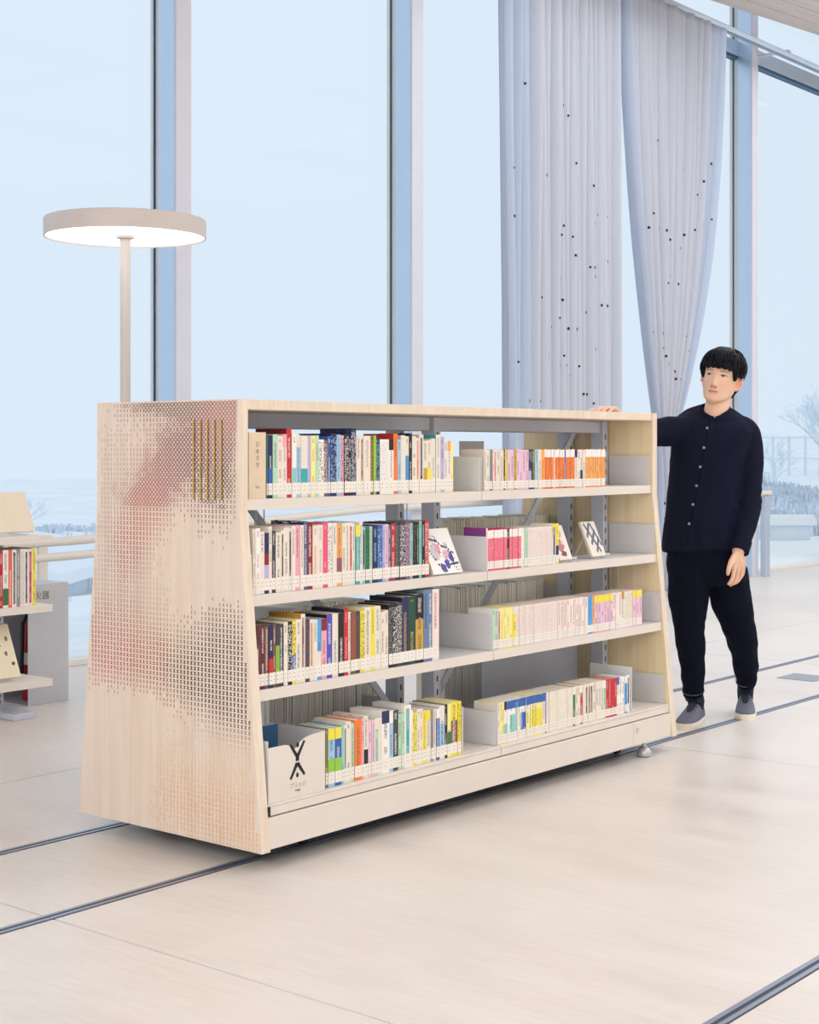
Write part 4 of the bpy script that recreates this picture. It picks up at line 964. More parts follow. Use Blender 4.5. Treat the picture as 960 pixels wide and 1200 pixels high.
def loft(mb,rings):
    """rings: lists of points, equal length; closed at both ends"""
    n=len(rings[0]); vs=[p for r in rings for p in r]; fs=[]
    for i in range(len(rings)-1):
        for k in range(n): a=i*n+k; b_=i*n+(k+1)%n; fs.append((a,b_,b_+n,a+n))
    fs.append(tuple(reversed(range(n)))); fs.append(tuple(range((len(rings)-1)*n,len(rings)*n)))
    mb.add(vs,fs)
def ering(c,a,bd,yaw,seg=28,p=2.3,tilt=0.0,tilty=0.0):
    """horizontal superellipse ring: half width a, half depth bd, turned by yaw"""
    out=[]
    for k in range(seg):
        t=2*math.pi*k/seg; ct,st=math.cos(t),math.sin(t)
        x=a*math.copysign(abs(ct)**(2/p),ct); y=bd*math.copysign(abs(st)**(2/p),st)
        out.append(Vector((c.x+x*math.cos(yaw)-y*math.sin(yaw), c.y+x*math.sin(yaw)+y*math.cos(yaw), c.z+tilt*x+tilty*y)))
    return out
def densify(pts,rads,n=6):
    P_,R2=[],[]
    m_=len(pts)
    for i in range(m_-1):
        p0=pts[max(0,i-1)];p1=pts[i];p2=pts[i+1];p3=pts[min(m_-1,i+2)]
        for k in range(n):
            t=k/n; t2,t3=t*t,t*t*t
            P_.append(0.5*((2*p1)+(p2-p0)*t+(2*p0-5*p1+4*p2-p3)*t2+(3*p1-p0-3*p2+p3)*t3)); R2.append(rads[i]+(rads[i+1]-rads[i])*(t*t*(3-2*t)))
    P_.append(pts[-1]); R2.append(rads[-1]); return P_,R2
def limb_tube(mb,pts,rads,seg=20,dome=True):
    P_,R2=densify([Vector(p) for p in pts],rads)
    if dome:                                       # rounded tip
        d=(P_[-1]-P_[-2]).normalized(); r=R2[-1]; e=P_[-1]
        for f in (0.5,0.85): P_.append(e+d*r*f); R2.append(r*math.sqrt(max(0.02,1-f*f)))
    mb.tube(P_,R2,seg)
def ball(mb,c,rx,ry,rz,R=None,seg=16,lev=10):
    rings=[]
    for i in range(1,lev):
        t=math.pi*i/lev
        ring=[]
        for k in range(seg):
            a=2*math.pi*k/seg; q=Vector((rx*math.sin(t)*math.cos(a),ry*math.sin(t)*math.sin(a),-rz*math.cos(t)))
            ring.append(c+(R@q if R else q))
        rings.append(ring)
    loft(mb,rings)
def remeshed(name,mb,voxel,smooth_it,smooth_f=0.5):
    me=bpy.data.meshes.new('tmp'); me.from_pydata(mb.v,[],mb.f); me.update()
    bm=bmesh.new(); bm.from_mesh(me); bmesh.ops.remove_doubles(bm,verts=bm.verts,dist=1e-5); bmesh.ops.recalc_face_normals(bm,faces=bm.faces); bm.to_mesh(me); bm.free()
    o=bpy.data.objects.new('tmp',me); COL.objects.link(o)
    rm=o.modifiers.new('r','REMESH'); rm.mode='VOXEL'; rm.voxel_size=voxel
    if smooth_it: sm=o.modifiers.new('s','SMOOTH'); sm.factor=smooth_f; sm.iterations=smooth_it
    dg=bpy.context.evaluated_depsgraph_get(); dg.update()
    out=bpy.data.meshes.new_from_object(o.evaluated_get(dg)); out.name=name
    bpy.data.objects.remove(o); bpy.data.meshes.remove(me)
    out.polygons.foreach_set('use_smooth',[True]*len(out.polygons)); return out
def coords(me):
    a=np.empty(len(me.vertices)*3); me.vertices.foreach_get('co',a); return a.reshape(-1,3)
def normals(me):
    a=np.empty(len(me.vertices)*3); me.vertices.foreach_get('normal',a); return a.reshape(-1,3)

man=empty('person',(1.39,7.16,0)); tagp(man,'young man with short black hair, dark navy shirt and trousers, hand on the bookcase top','person')
inv=Vector((-1.39,-7.16,0))
def attach(o): o.parent=man; o.location=inv; return o

# head frame
TH,PI_,RO=math.radians(27),math.radians(5),math.radians(9)
fwd=Vector((-math.sin(TH),-math.cos(TH),0)); lef=Vector((math.cos(TH),-math.sin(TH),0)); up=Vector((0,0,1))
fwd,up=(fwd*math.cos(PI_)+up*math.sin(PI_)).normalized(),(up*math.cos(PI_)-fwd*math.sin(PI_)).normalized()
up2=(up*math.cos(RO)+lef*math.sin(RO)).normalized(); lef=(lef*math.cos(RO)-up*math.sin(RO)).normalized(); up=up2
HS=1.04
chin=Pp(834.5,471,7.02)                            # underside of the chin
Horg=chin-fwd*0.080*HS                             # z=0 level on the ear axis
def hp(x,y,z): return Horg+(lef*x+fwd*y+up*z)*HS
HT=[(0.000,.016,.084,.046),(.006,.033,.090,.024),(.016,.046,.0925,.004),(.032,.0565,.092,-.030),(.050,.0635,.0925,-.055),(.070,.0675,.0935,-.070),(.090,.0685,.0935,-.080),(.110,.0715,.092,-.088),(.130,.0735,.092,-.093),(.150,.0750,.093,-.096),(.170,.0745,.091,-.096),(.188,.070,.083,-.091),(.203,.061,.069,-.081),(.217,.047,.050,-.064),(.228,.028,.026,-.042),(.234,.008,.002,-.016)]
def table(T,z):
    z=min(max(z,min(T[0][0],T[-1][0])),max(T[0][0],T[-1][0]))
    for a,b_ in zip(T,T[1:]):
        lo,hi=min(a[0],b_[0]),max(a[0],b_[0])
        if lo<=z<=hi:
            t=(z-a[0])/(b_[0]-a[0]); return [a[i]+(b_[i]-a[i])*t for i in (1,2,3)]
def G(x,s): return math.exp(-(x/s)**2)
def face_relief(x,z):
    d=0.0
    if .060<z<.135:                                # nose: ridge growing to the tip, then tucked under
        if z>.074: q=(0.135-z)/(0.135-.074); h=.003+.0185*q**1.25; w=.0075+.0045*q
        else: q=(z-.060)/.014; h=.0215*q*q*(3-2*q); w=.012
        d+=h*G(x,w)
    d+=.006*(G(x-.0125,.006)+G(x+.0125,.006))*G(z-.072,.006)             # nostril wings
    d-=.0075*(G(x-.032,.015)+G(x+.032,.015))*G(z-.1185,.0095)            # eye sockets
    d+=.0030*(G(x-.031,.011)+G(x+.031,.011))*G(z-.1185,.0055)            # lids over the eyeballs
    d+=.0030*(G(x-.028,.020)+G(x+.028,.020))*G(z-.135,.008)              # brow ridge
    d+=.0030*(G(x-.043,.016)+G(x+.043,.016))*G(z-.088,.016)              # cheekbones
    d+=.0052*G(x,.020)*G(z-.0515,.0055)+.0056*G(x,.017)*G(z-.0395,.0060) # lips
    d-=.0040*G(x,.022)*G(z-.0458,.0019)                                   # mouth line
    d-=.0028*G(x,.016)*G(z-.028,.006); d+=.003*G(x,.018)*G(z-.013,.010)   # under lip, chin
    d-=.0015*G(x,.004)*G(z-.060,.006)
    return d
def head_point(a,z):
    w,f,bk=table(HT,z); cy=(f+bk)/2; hd=(f-bk)/2; s_,c_=math.sin(a),math.cos(a); p=2.25
    x=w*math.copysign(abs(s_)**(2/p),s_); y=cy+hd*math.copysign(abs(c_)**(2/p),c_)
    if c_>0: y+=face_relief(x,z)*min(1,c_*2.2)
    return x,y,z
body=MB()
rings=[]
for i in range(97):
    z=0.0005+0.2330*i/96; rings.append([hp(*head_point(2*math.pi*k/112,z)) for k in range(112)])
loft(body,rings)
for s in (-1,1):                                   # ears
    Rm=Matrix((lef,fwd,up)).transposed()@Matrix.Rotation(s*0.55,3,'Z')@Matrix.Rotation(0.18,3,'X')
    ball(body,hp(s*.0815,-.012,.098),.006*HS,.016*HS,.031*HS,Rm)
    pts=[hp(s*(.084+.008*abs(math.sin(t*0.5+.4))),-.012-.016*math.cos(t)*1.0*(1 if math.cos(t)>0 else 0.8)-.002,.098+.030*math.sin(t)) for t in [math.radians(d_) for d_ in range(-70,215,19)]]
    limb_tube(body,pts,[.0036]*len(pts),8)
    ball(body,hp(s*.0765,.002,.072),.005,.007,.009,Rm,10,6)
neck_c=Pp(839,487,7.085)
limb_tube(body,[Pp(838,505,7.10),neck_c,hp(0,-.012,.030),hp(0,-.010,.07)],[.070,.0575,.0555,.056],24)
ball(body,hp(0,.052,.006),.030,.030,.014)           # underside of the jaw
# torso and limbs under the clothes
yaw_t=math.radians(-10)
loft(body,[ering(Pp(c,y,7.10),a*.86,d*.82,yaw_t) for c,y,a,d in ((838,494,.085,.07),(837,503,.150,.09),(835,515,.172,.105),(830,545,.165,.115),(826,580,.152,.11),(823,620,.155,.115),(826,650,.165,.12),(830,672,.17,.12))])
Lsh,Lel,Lwr=Pp(873,510,7.09),Pp(877,592,7.06),Pp(865.5,645,6.955)
Rsh=Pp(801,504,7.09); Rel=W(2.70,.45,1.295); Rwr=W(2.515,.345,1.362)
limb_tube(body,[Lsh,Lel,Lwr],[.050,.040,.029]); limb_tube(body,[Rsh,Rel,Rwr],[.050,.040,.029])
Rhip,Rkn,Ran=Pp(808,672,7.08),Pp(808,742,7.04),Pp(813.5,822,7.10)
Lhip,Lkn,Lan=Pp(852,672,7.12),Pp(868,742,7.16),Pp(876,812,7.345)
SHOES=[(Vector((1.350,7.175,0)),Vector((1.222,6.915,0))),(Vector((1.617,7.430,0)),Vector((1.557,7.155,0)))]   # heel, toe
ANK=[h_+(t_-h_)*.235+Vector((0,0,.105)) for h_,t_ in SHOES]
RHM,LHM=Pp(812.8,815,7.10),Pp(874.6,802,7.33)        # trouser hems
limb_tube(body,[Rhip,Rkn,Pp(811.3,780,7.06),RHM,ANK[0],ANK[0]-Vector((0,0,.045))],[.08,.052,.040,.030,.028,.024]); limb_tube(body,[Lhip,Lkn,Pp(873.3,772,7.24),LHM,ANK[1],ANK[1]-Vector((0,0,.045))],[.08,.052,.040,.030,.028,.024])
for hl_,tp_ in SHOES:                              # feet inside the shoes
    limb_tube(body,[hl_+(tp_-hl_)*.15+Vector((0,0,.058)),hl_+(tp_-hl_)*.45+Vector((0,0,.050)),hl_+(tp_-hl_)*.72+Vector((0,0,.041))],[.024,.022,.014])
# left hand, hanging relaxed: palm slab, four curled fingers, thumb off its side
def finger(pts,r0,r1): limb_tube(body,pts,[r0+(r1-r0)*i/(len(pts)-1) for i in range(len(pts))],12)
HY=-.088
Lk=[Pp(860.5,666,7.005+HY),Pp(864.5,668,7.03+HY),Pp(868.5,667,7.06+HY),Pp(871.5,663.5,7.085+HY)]
for k in Lk: limb_tube(body,[Lwr+(k-Lk[1])*.35,k],[.0175,.0125],14)
limb_tube(body,[Lwr,Lwr+(Lk[1]-Lwr)*.5],[.027,.024],16)
finger([Lk[0],Pp(859.3,674.5,6.995+HY),Pp(857.2,680.5,6.99+HY),Pp(854.2,684.2,6.995+HY)],.0105,.0075)
finger([Lk[1],Pp(863.2,677.5,7.025+HY),Pp(860.0,683.0,7.02+HY),Pp(856.2,685.6,7.025+HY)],.0108,.0078)
finger([Lk[2],Pp(867.4,676.5,7.06+HY),Pp(864.2,681.6,7.05+HY),Pp(860.6,683.8,7.055+HY)],.0102,.0074)
finger([Lk[3],Pp(871.0,671.5,7.09+HY),Pp(868.4,676.6,7.085+HY),Pp(865.2,678.8,7.085+HY)],.0092,.0068)
limb_tube(body,[Lwr+Vector((-.012,-.015,-.012)),Pp(858,657.5,6.99+HY),Pp(855.3,663.5,6.97+HY),Pp(854.0,668.5,6.965+HY),Pp(853.2,672.6,6.97+HY)],[.016,.0145,.0115,.0105,.0085],12)
# right hand, fingers laid over the top edge of the end panel
tz=TOPZ
Rk=[W(2.432,.345-.020*i,tz+.024-.001*i) for i in range(-1,3)]
for k in Rk: limb_tube(body,[Rwr+(k-Rk[1])*.4,(Rwr+k)*.5+Vector((0.012,0.008,.012)),k],[.0165,.014,.0115],14)
for i,(k,ln) in enumerate(zip(Rk,(.070,.080,.076,.060))):
    dl=-ln; e=W(2.432+dl,.345-.020*(i-1)-.004*(i-1),tz+.0088)
    finger([k,k*.6+e*.4+Vector((0,0,.008)),k*.25+e*.75+Vector((0,0,.004)),e],.0100,.0074)
limb_tube(body,[Rwr+Vector((0,.005,.01)),W(2.462,.392,1.398),W(2.432,.412,tz+.016),W(2.395,.418,tz+.0105)],[.015,.013,.011,.009],12)
bme=remeshed('body',body,.0036,3,.35)
co=coords(bme)
A_=np.array([[*lef],[*fwd],[*up]]); loc=((co-np.array(Horg))@A_.T)/HS
col=np.tile(np.array(lin((236,194,168))),(len(co),1))
def paint(mask,c,amt):
    w=(np.clip(mask,0,1)*amt)[:,None]; col[:]=col*(1-w)+np.array(lin(c))[None,:]*w
hx,hy,hz=loc[:,0],loc[:,1],loc[:,2]
isface=(np.abs(hx)<.10)&(hz>-.02)&(hz<.25)&(np.abs(hy)<.15)
fr=(hy>.02)&isface
g=lambda v,s: np.exp(-(v/s)**2)
paint(fr*g(np.abs(hx)-.043,.022)*g(hz-.080,.022),(226,160,136),.35)
paint(fr*g(hx,.013)*g(hz-.074,.010),(224,160,136),.35)
paint(fr*(np.abs(hx)<.0225-.9*np.abs(hz-.0458)*1.1)*(np.abs(hz-.0445)<.0075)*1.0,(208,138,124),.55)
paint(fr*(np.abs(hx)<.024)*g(hz-.0458,.0020),(120,64,58),.85)  # shade between the lips painted as a dark line
paint(fr*g(np.abs(hx)-.0085,.0042)*g(hz-.0645,.0036),(96,54,44),.85)  # nostrils, with the shadow under the nose painted into the skin
paint(fr*((np.abs(hx)>.016)&(np.abs(hx)<.050))*g(hz-(.1385-.10*np.maximum(0,np.abs(hx)-.036)),.0026),(50,42,42),.85)
paint(fr*g(np.abs(hx)-.031,.017)*g(hz-.1225,.006),(206,156,132),.35)
paint(isface*(np.abs(hx)>.070)*g(hz-.096,.03),(236,170,150),.5)
ishand=(co[:,2]<1.0)&(co[:,2]>.60)
zn=np.clip((co[:,2]-.62)/.14,0,1); paint(ishand*(1-zn),(228,164,142),.5)
ca=bme.color_attributes.new('base','FLOAT_COLOR','POINT'); ca.data.foreach_set('color',col.ravel())
bme.materials.clear(); bme.materials.append(M['skin']); attach(link_obj('body',bme))
# eyes: white, iris, upper lid line
fbvh=BVHTree.FromPolygons([tuple(v) for v in co],[tuple(p.vertices) for p in bme.polygons])
def on_face(x,z,off=0.0006):
    o=hp(x,.16,z); h=fbvh.ray_cast(o,-fwd); p=h[0] if h[0] else hp(x,.09,z); return p+fwd*off
for s in (-1,1):
    def lid(u): return .1188+.0034*(1-u*u)-.0012*u*s*0
    def low(u): return .1174-.0018*(1-u*u)
    US=[-1+2*k/10 for k in range(11)]; ex=lambda u: s*.0325+u*.0145
    wh=MB(); wh.add([on_face(ex(u),lid(u)) for u in US]+[on_face(ex(u),low(u)) for u in US],[(k,k+1,k+12,k+11) for k in range(10)])
    e=attach(build('eye',wh,'eye_white',None))
    ir=MB(); ic=(-.0035,.1186); ring=[on_face(ex(0)+ic[0]+.0056*math.cos(t),min(lid(0)+.0004,max(low(0),ic[1]+.0052*math.sin(t))),.0013) for t in [2*math.pi*k/14 for k in range(14)]]; ir.face(ring)
    o=link_obj('iris',ir.mesh('iris')); o.data.materials.append(M['eye_dark']); o.parent=e
    ll=MB(); pts=[on_face(ex(u),lid(u)+.0006,.0010) for u in US]; ll.tube(pts,[.0006+.0010*(1-abs(u)**2) for u in US],6); o=build('upper_lid_line',ll,'eye_dark',e)

# hair: a ridged cap with an uneven fringe
HR=[(.258,.006,-.012,-.030),(.2545,.028,.018,-.054),(.246,.048,.046,-.078),(.232,.066,.072,-.097),(.212,.081,.094,-.112),(.188,.0915,.107,-.122),(.163,.0965,.112,-.1235),(.140,.095,.112,-.121),(.118,.092,.108,-.116),(.098,.0885,.10,-.108),(.078,.083,.09,-.098),(.058,.076,.08,-.088),(.038,.068,.07,-.079)]
def smooth(a,b_,t): t=min(1,max(0,(t-a)/(b_-a))); return t*t*(3-2*t)
def zlow(a):
    d_=abs(math.degrees(a)); z=.149
    z+=(.108-.149)*smooth(46,60,d_); z+=(.132-.108)*smooth(66,76,d_); z+=(.040-.132)*smooth(112,138,d_)
    return z
na,nl_=176,34; outer,inner=[],[]
for j in range(na):
    a=-math.pi+2*math.pi*j/na
    clump=mnoise.noise(Vector((math.cos(a)*7,math.sin(a)*7,2.0))); fine=mnoise.noise(Vector((math.cos(a)*26,math.sin(a)*26,5.0)))
    zl=zlow(a)+(.0085*clump+.0095*fine)*(1 if abs(math.degrees(a))<70 else .8)
    co_,ci_=[],[]
    for i in range(nl_+1):
        t=i/nl_; z=.258+(zl-.258)*t**1.15
        tw=a+0.22*math.sin(t*2.4)*(1-t)              # strands whirl out from the crown
        w,f,bk=table(HR,z); cy=(f+bk)/2; hd=(f-bk)/2
        st=mnoise.noise(Vector((math.cos(tw)*11,math.sin(tw)*11,z*9)))*.0042+mnoise.noise(Vector((math.cos(tw)*34,math.sin(tw)*34,z*16)))*.0026
        k=1+(st/.09)*min(1,t*3+.15)
        if t>.90 and abs(math.degrees(a))<75: k-=.07*(t-.90)/.10
        k2=k*(1-.16*(1-(t<.02)))
        co_.append(hp(w*math.sin(a)*k,cy+hd*math.cos(a)*k,z)); ci_.append(hp(w*math.sin(a)*(k-.15),cy+hd*math.cos(a)*(k-.15),z-.010*(1-t)))
    outer.append(co_); inner.append(ci_)
hm=MB(); vs=[p for c in outer for p in c]+[p for c in inner for p in c]; off=na*(nl_+1); fs=[]
for j in range(na):
    j2=(j+1)%na
    for i in range(nl_):
        a0,b0=j*(nl_+1)+i,j2*(nl_+1)+i; fs.append((a0,a0+1,b0+1,b0)); fs.append((off+a0,off+b0,off+b0+1,off+a0+1))
    fs.append((j*(nl_+1)+nl_,off+j*(nl_+1)+nl_,off+j2*(nl_+1)+nl_,j2*(nl_+1)+nl_))
fs.append(tuple(j*(nl_+1) for j in range(na))); fs.append(tuple(off+j*(nl_+1) for j in reversed(range(na))))
hm.add(vs,fs); hair=build('hair',hm,'hair_black',None); hair.data.polygons.foreach_set('use_smooth',[True]*len(hair.data.polygons)); attach(hair)
st=MB(); r=random.Random(4)                        # loose locks over the cap
for k in range(230):
    a=r.uniform(-math.pi,math.pi); t0=r.uniform(.05,.6); t1=min(1.03,t0+r.uniform(.25,.5)); pts=[]
    zl=zlow(a)
    for q in range(6):
        t=t0+(t1-t0)*q/5; z=.258+(zl-.258)*t**1.15; aa=a+.12*(q/5-.5)*r.choice((-1,1)); w,f,bk=table(HR,z); cy=(f+bk)/2; hd=(f-bk)/2; kk=1.012+.028*math.sin(math.pi*q/5)
        if t>.9 and abs(math.degrees(a))<75: kk-=.07*(t-.90)/.10
        pts.append(hp(w*math.sin(aa)*kk,cy+hd*math.cos(aa)*kk,z))
    st.tube(pts,[.0012,.003,.0036,.0034,.0024,.0008],5)
o=attach(build('hair_locks',st,'hair_black',None,smooth=True)); o['kind']='stuff'

# shirt
sh=MB()
loft(sh,[ering(Pp(c,y,7.10),a,d,yaw_t,36,2.4,tilt=t_,tilty=ty_) for c,y,a,d,t_,ty_ in ((838.5,479,.066,.062,-.06,.50),(838.5,482.5,.098,.074,-.08,.46),(837,487,.140,.088,-.10,.34),(836,493,.170,.102,-.10,.20),(835.5,502,.184,.113,-.08,.08),(834,512,.183,.120,-.05,0),(832,524,.178,.123,-.02,0),(829,545,.171,.126,0,0),(826,570,.166,.124,0,0),(823,598,.166,.124,.02,0),(821,622,.169,.126,.03,0),(820.5,640,.172,.128,.05,0),(820.5,645,.171,.127,.05,0))])
limb_tube(sh,[Pp(858,501,7.10),Pp(873.5,508,7.095),Pp(878.5,542,7.085),Pp(877.5,592,7.06),Pp(872,624,7.00),Pp(866.5,645,6.955)],[.054,.068,.064,.056,.049,.0415],24,False)
limb_tube(sh,[Pp(815,500,7.09),Rsh+Vector((0,0,-.004)),Rsh*.5+Rel*.5+Vector((0,0,.010)),Rel,Rel*.45+Rwr*.55,Rwr+(Rel-Rwr)*.08],[.060,.068,.066,.058,.048,.038],24,False)
sme=remeshed('shirt',sh,.0065,7,.5)
co=coords(sme); no=normals(sme)
for i in range(len(co)):
    p=Vector(co[i]); n=no[i]
    q=mnoise.noise(Vector((p.x*9+p.z*3,p.y*9,p.z*5)))*.0065+mnoise.noise(Vector((p.x*22-p.z*9,p.y*22,p.z*16)))*.0026
    el=math.exp(-((p.z-(Lel.z+.0))/.09)**2)*(1 if p.x>Lel.x-.09 else 0)
    q+=el*.0075*mnoise.noise(Vector((p.x*14+p.y*8,p.y*12,p.z*30+p.x*18)))
    q+=.003*math.sin(p.x*70+p.z*18)*math.exp(-((p.z-.82)/.10)**2)
    co[i]+=n*q
sme.vertices.foreach_set('co',co.ravel()); sme.update(); sme.materials.clear(); sme.materials.append(M['shirt_navy']); shirt=attach(link_obj('shirt',sme))
sb=BVHTree.FromPolygons([tuple(v) for v in coords(sme)],[tuple(p.vertices) for p in sme.polygons])
cp=Vector((0,0,CAM_H))
def on_shirt(px,py,off):
    d=(Pp(px,py,7.0)-cp).normalized(); h=sb.ray_cast(cp,d)
    if not h[0]: return Pp(px,py,6.97),Vector((0,-1,0))
    return h[0]+h[1]*off,h[1]
pl=MB(); rows_=[]
for k in range(27):
    t=k/26; px=834.5-27*t; py=494+143*t
    rows_.append([on_shirt(px-3.4,py,.0008)[0],on_shirt(px-3.2,py,.0030)[0],on_shirt(px+3.2,py,.0030)[0],on_shirt(px+3.4,py,.0008)[0]])
pl.add([p for r_ in rows_ for p in r_],[(i*4+k,i*4+k+1,i*4+k+5,i*4+k+4) for i in range(26) for k in range(3)])
placket=build('placket',pl,'shirt_navy',shirt); placket.data.polygons.foreach_set('use_smooth',[True]*len(placket.data.polygons))
for px,py in ((828.8,502),(825.2,524.6),(820.8,547),(816.5,569.2),(812.4,591.2),(808,613.6)):
    c,n=on_shirt(px,py,.0045); bt=MB(); u=n.orthogonal().normalized(); v=n.cross(u)
    loft(bt,[[c+n*h+(u*math.cos(t)+v*math.sin(t))*rr for t in [2*math.pi*k/14 for k in range(14)]] for h,rr in ((-.001,.0058),(.0012,.0062),(.0022,.0050))]); build('button',bt,'button_grey',shirt,smooth=True)
for a,b_ in (((831,525.0),(856,526.2)),):
    pts=[on_shirt(a[0]+(b_[0]-a[0])*k/8,a[1]+(b_[1]-a[1])*k/8,.0012)[0] for k in range(9)]
    mb=MB(); mb.tube(pts,.0012,5); build('pocket_seam',mb,'trouser_navy',shirt)
# stand collar: tilted band, higher at the nape, notched in front
cb=MB(); rr=[]
cyaw=math.radians(14)
fw=Vector((-math.sin(cyaw),-math.cos(cyaw),0)); lw=Vector((math.cos(cyaw),-math.sin(cyaw),0)); cc=Pp(838.5,482,7.088)
for k in range(41):
    t=math.radians(2.5)+math.radians(355)*k/40
    rad=lambda q:lw*(math.sin(t)*(.068+q))+fw*(math.cos(t)*(.070+q))
    zo=-.031*math.cos(t)
    b0=cc+rad(.010)+Vector((0,0,zo-.016)); t0=cc+rad(-.001)+Vector((0,0,zo+.019-.013*max(0,math.cos(t))**8)); b1=cc+rad(.006)+Vector((0,0,zo-.016)); t1=cc+rad(-.005)+Vector((0,0,zo+.0185-.013*max(0,math.cos(t))**8))
    rr.append([b0,t0,t1,b1])
cb.add([p for q in rr for p in q],[(i*4+k,i*4+(k+1)%4,i*4+4+(k+1)%4,i*4+4+k) for i in range(40) for k in range(4)]+[(0,1,2,3),(163,162,161,160)])
o=build('collar',cb,'shirt_navy',shirt,smooth=True)
# cuff edge on the hanging sleeve
cu=MB(); d=(Pp(866.5,646,6.955)-Pp(871,628,6.995)).normalized(); u=d.orthogonal().normalized(); v=d.cross(u); c0=Pp(867,643.5,6.957)
loft(cu,[[c0+d*h+(u*math.cos(t)+v*math.sin(t))*rr_ for t in [2*math.pi*k/28 for k in range(28)]] for h,rr_ in ((-.045,.0455),(-.044,.0470),(.012,.0445),(.014,.0425),(.012,.0395))]); build('cuff',cu,'shirt_navy',shirt,smooth=True)

# trousers
tr_=MB()
loft(tr_,[ering(Pp(c,y,7.10),a,d,yaw_t,36,2.5) for c,y,a,d in ((822,632,.150,.112),(824,645,.163,.118),(827,660,.182,.126),(829.5,672,.184,.124),(830.5,680,.160,.105),(830.5,686,.120,.08))])
limb_tube(tr_,[Pp(809,668,7.08),Pp(807,700,7.07),Pp(808.5,742,7.04),Pp(811.3,780,7.06),Pp(812.8,815,7.10)],[.100,.093,.0695,.0585,.0475],28,False)
limb_tube(tr_,[Pp(851,668,7.12),Pp(856.5,700,7.13),Pp(868.5,742,7.16),Pp(873.3,772,7.24),Pp(874.6,802,7.33)],[.100,.096,.0735,.0600,.0480],28,False)
tme=remeshed('trousers',tr_,.0070,14,.5); co=coords(tme); no=normals(tme)
for i in range(len(co)):
    p=Vector(co[i]); q=mnoise.noise(Vector((p.x*10,p.y*10,p.z*6)))*.005+mnoise.noise(Vector((p.x*24+p.z*8,p.y*24,p.z*18)))*.0025
    q+=.0065*mnoise.noise(Vector((p.x*12,p.y*12,p.z*26+p.x*16)))*(math.exp(-((p.z-.45)/.12)**2)+math.exp(-((p.z-.19)/.08)**2))
    co[i]+=no[i]*q
tme.vertices.foreach_set('co',co.ravel()); tme.update(); tme.materials.clear(); tme.materials.append(M['trouser_navy']); trousers=attach(link_obj('trousers',tme))
for c,d,rad in ((Pp(812.6,809.5,7.095),Pp(812.8,815,7.10)-Pp(811.3,780,7.06),.0505),(Pp(874.3,796.5,7.315),Pp(874.6,802,7.33)-Pp(873.3,772,7.24),.0510)):
    d=d.normalized(); u=d.orthogonal().normalized(); v=d.cross(u); mb=MB(); mb.tube([c+(u*math.cos(t)+v*math.sin(t))*rad for t in [2*math.pi*k/32 for k in range(33)]],.0013,5); build('hem_stitch',mb,'stitch_pale',trousers)
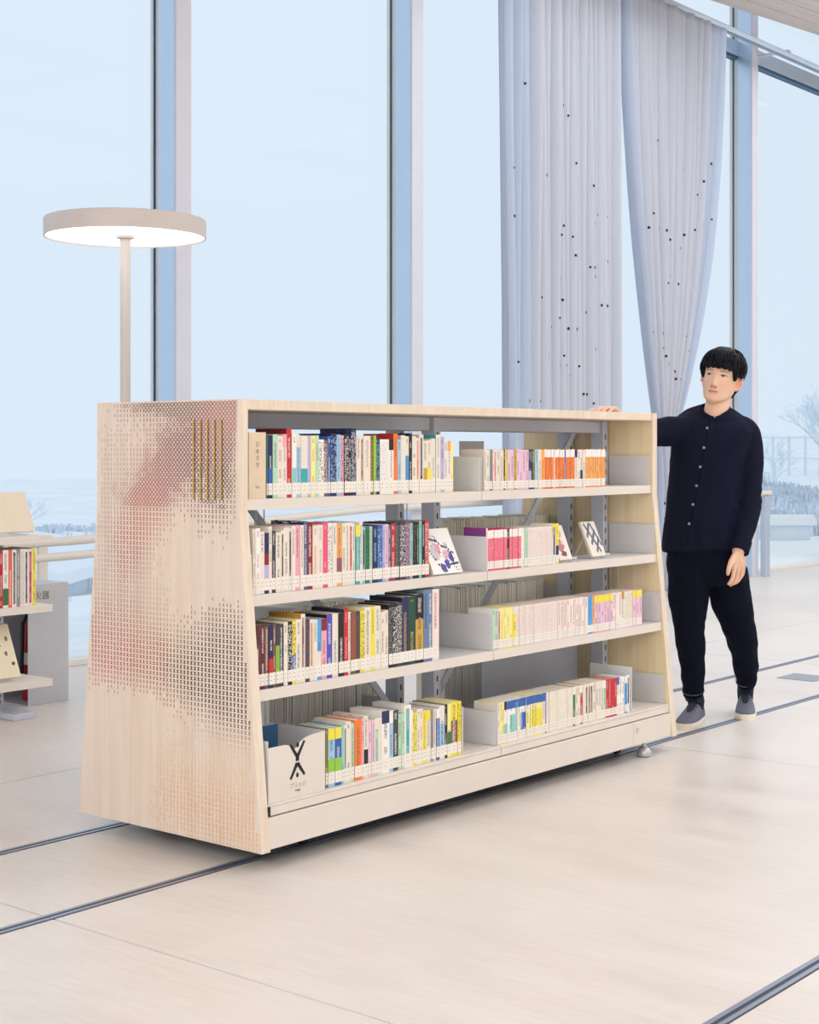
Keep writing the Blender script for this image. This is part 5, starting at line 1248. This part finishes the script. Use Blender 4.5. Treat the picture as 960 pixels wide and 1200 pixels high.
# socks and shoes
def shoe(toe,heel,ankle):
    d=(toe-heel); L=d.length; d=d.normalized(); sd=Vector((0,0,1)).cross(d)
    O_=Vector((heel.x,heel.y,0))
    def Q(s,x,z): return O_+d*s+sd*x+Vector((0,0,z))
    prof=[(0.004,.018,.060),(.012,.028,.080),(.03,.034,.092),(.065,.0375,.098),(.095,.0395,.098),(.125,.042,.090),(.155,.0445,.076),(.185,.0465,.064),(.215,.0465,.056),(.245,.042,.050),(.265,.033,.044),(.277,.020,.036)]
    f=L/.281; root=attach(link_obj('shoe',None)); root.location=(0,0,0)
    up_=MB(); rings=[]
    for s,w,h in prof:
        ring=[]
        for k in range(20):
            t=2*math.pi*k/20; x=w*math.copysign(abs(math.cos(t))**.8,math.cos(t)); z=.022+(h-.022)*max(0,math.sin(t))**.75 if math.sin(t)>0 else .022
            sh_=1-.25*max(0,(z-.06)/.05); ring.append(Q(s*f,x*sh_,z))
        rings.append(ring)
    loft(up_,rings); o=build('upper',up_,'shoe_grey',root,smooth=True); o.location=inv
    so=MB(); outl=[]
    for s,w,h in prof: outl.append((s*f,w+.004))
    outl=[(-.004*f,.012)]+outl+[(.2825*f,.010)]
    pts=[(s,w) for s,w in outl]+[(s,-w) for s,w in reversed(outl)]; n=len(pts)
    loft(so,[[Q(s,x*.97,.0) for s,x in pts],[Q(s,x,.004) for s,x in pts],[Q(s,x,.024) for s,x in pts],[Q(s,x*.96,.028) for s,x in pts]]); o=build('sole',so,'sole_cream',root,smooth=True); o.location=inv
    to=MB(); loft(to,[[Q(s*f,.017*math.cos(t)*wd,zz+.004*math.sin(t)) for t in [2*math.pi*k/12 for k in range(12)]] for s,zz,wd in ((.088,.112,1.05),(.105,.101,1.1),(.130,.0895,1.0),(.158,.076,.9),(.182,.066,.5))]); o=build('tongue',to,'shoe_dark',root,smooth=True); o.location=inv
    for k in range(4):
        s=.110+.018*k; zz=.1005-.0105*k; la=MB(); la.tube([Q(s*f,-.024,zz-.010),Q((s+.003)*f,-.012,zz+.001),Q((s+.005)*f,.012,zz+.001),Q((s+.003)*f,.024,zz-.010)],.0027,6); o=build('lace',la,'shoe_dark',root,smooth=True); o.location=inv
    for sgn in (-1,1):
        la=MB(); la.tube([Q(.105*f,0,.108),Q(.115*f,sgn*.018,.120),Q(.128*f,sgn*.030,.108),Q(.118*f,sgn*.016,.100),Q(.108*f,0,.106)],.0024,6); o=build('lace_loop',la,'shoe_dark',root,smooth=True); o.location=inv
    sk=MB(); ak=heel+(toe-heel)*.235+Vector((0,0,.105)); limb_tube(sk,[ak-Vector((0,0,.050)),ak,ankle,ankle+(ankle-ak)*.9],[.035,.0385,.0400,.0405],20,False); attach(build('sock',sk,'sock_navy',None,smooth=True))
    co_=MB(); co_.tube([Q((.062+.045*math.cos(t))*f,.034*math.sin(t),.099+.004*math.cos(t)) for t in [2*math.pi*k/24 for k in range(25)]],.0045,8); o=build('collar_roll',co_,'shoe_dark',root,smooth=True); o.location=inv
shoe(SHOES[0][1],SHOES[0][0],RHM)
shoe(SHOES[1][1],SHOES[1][0],LHM)
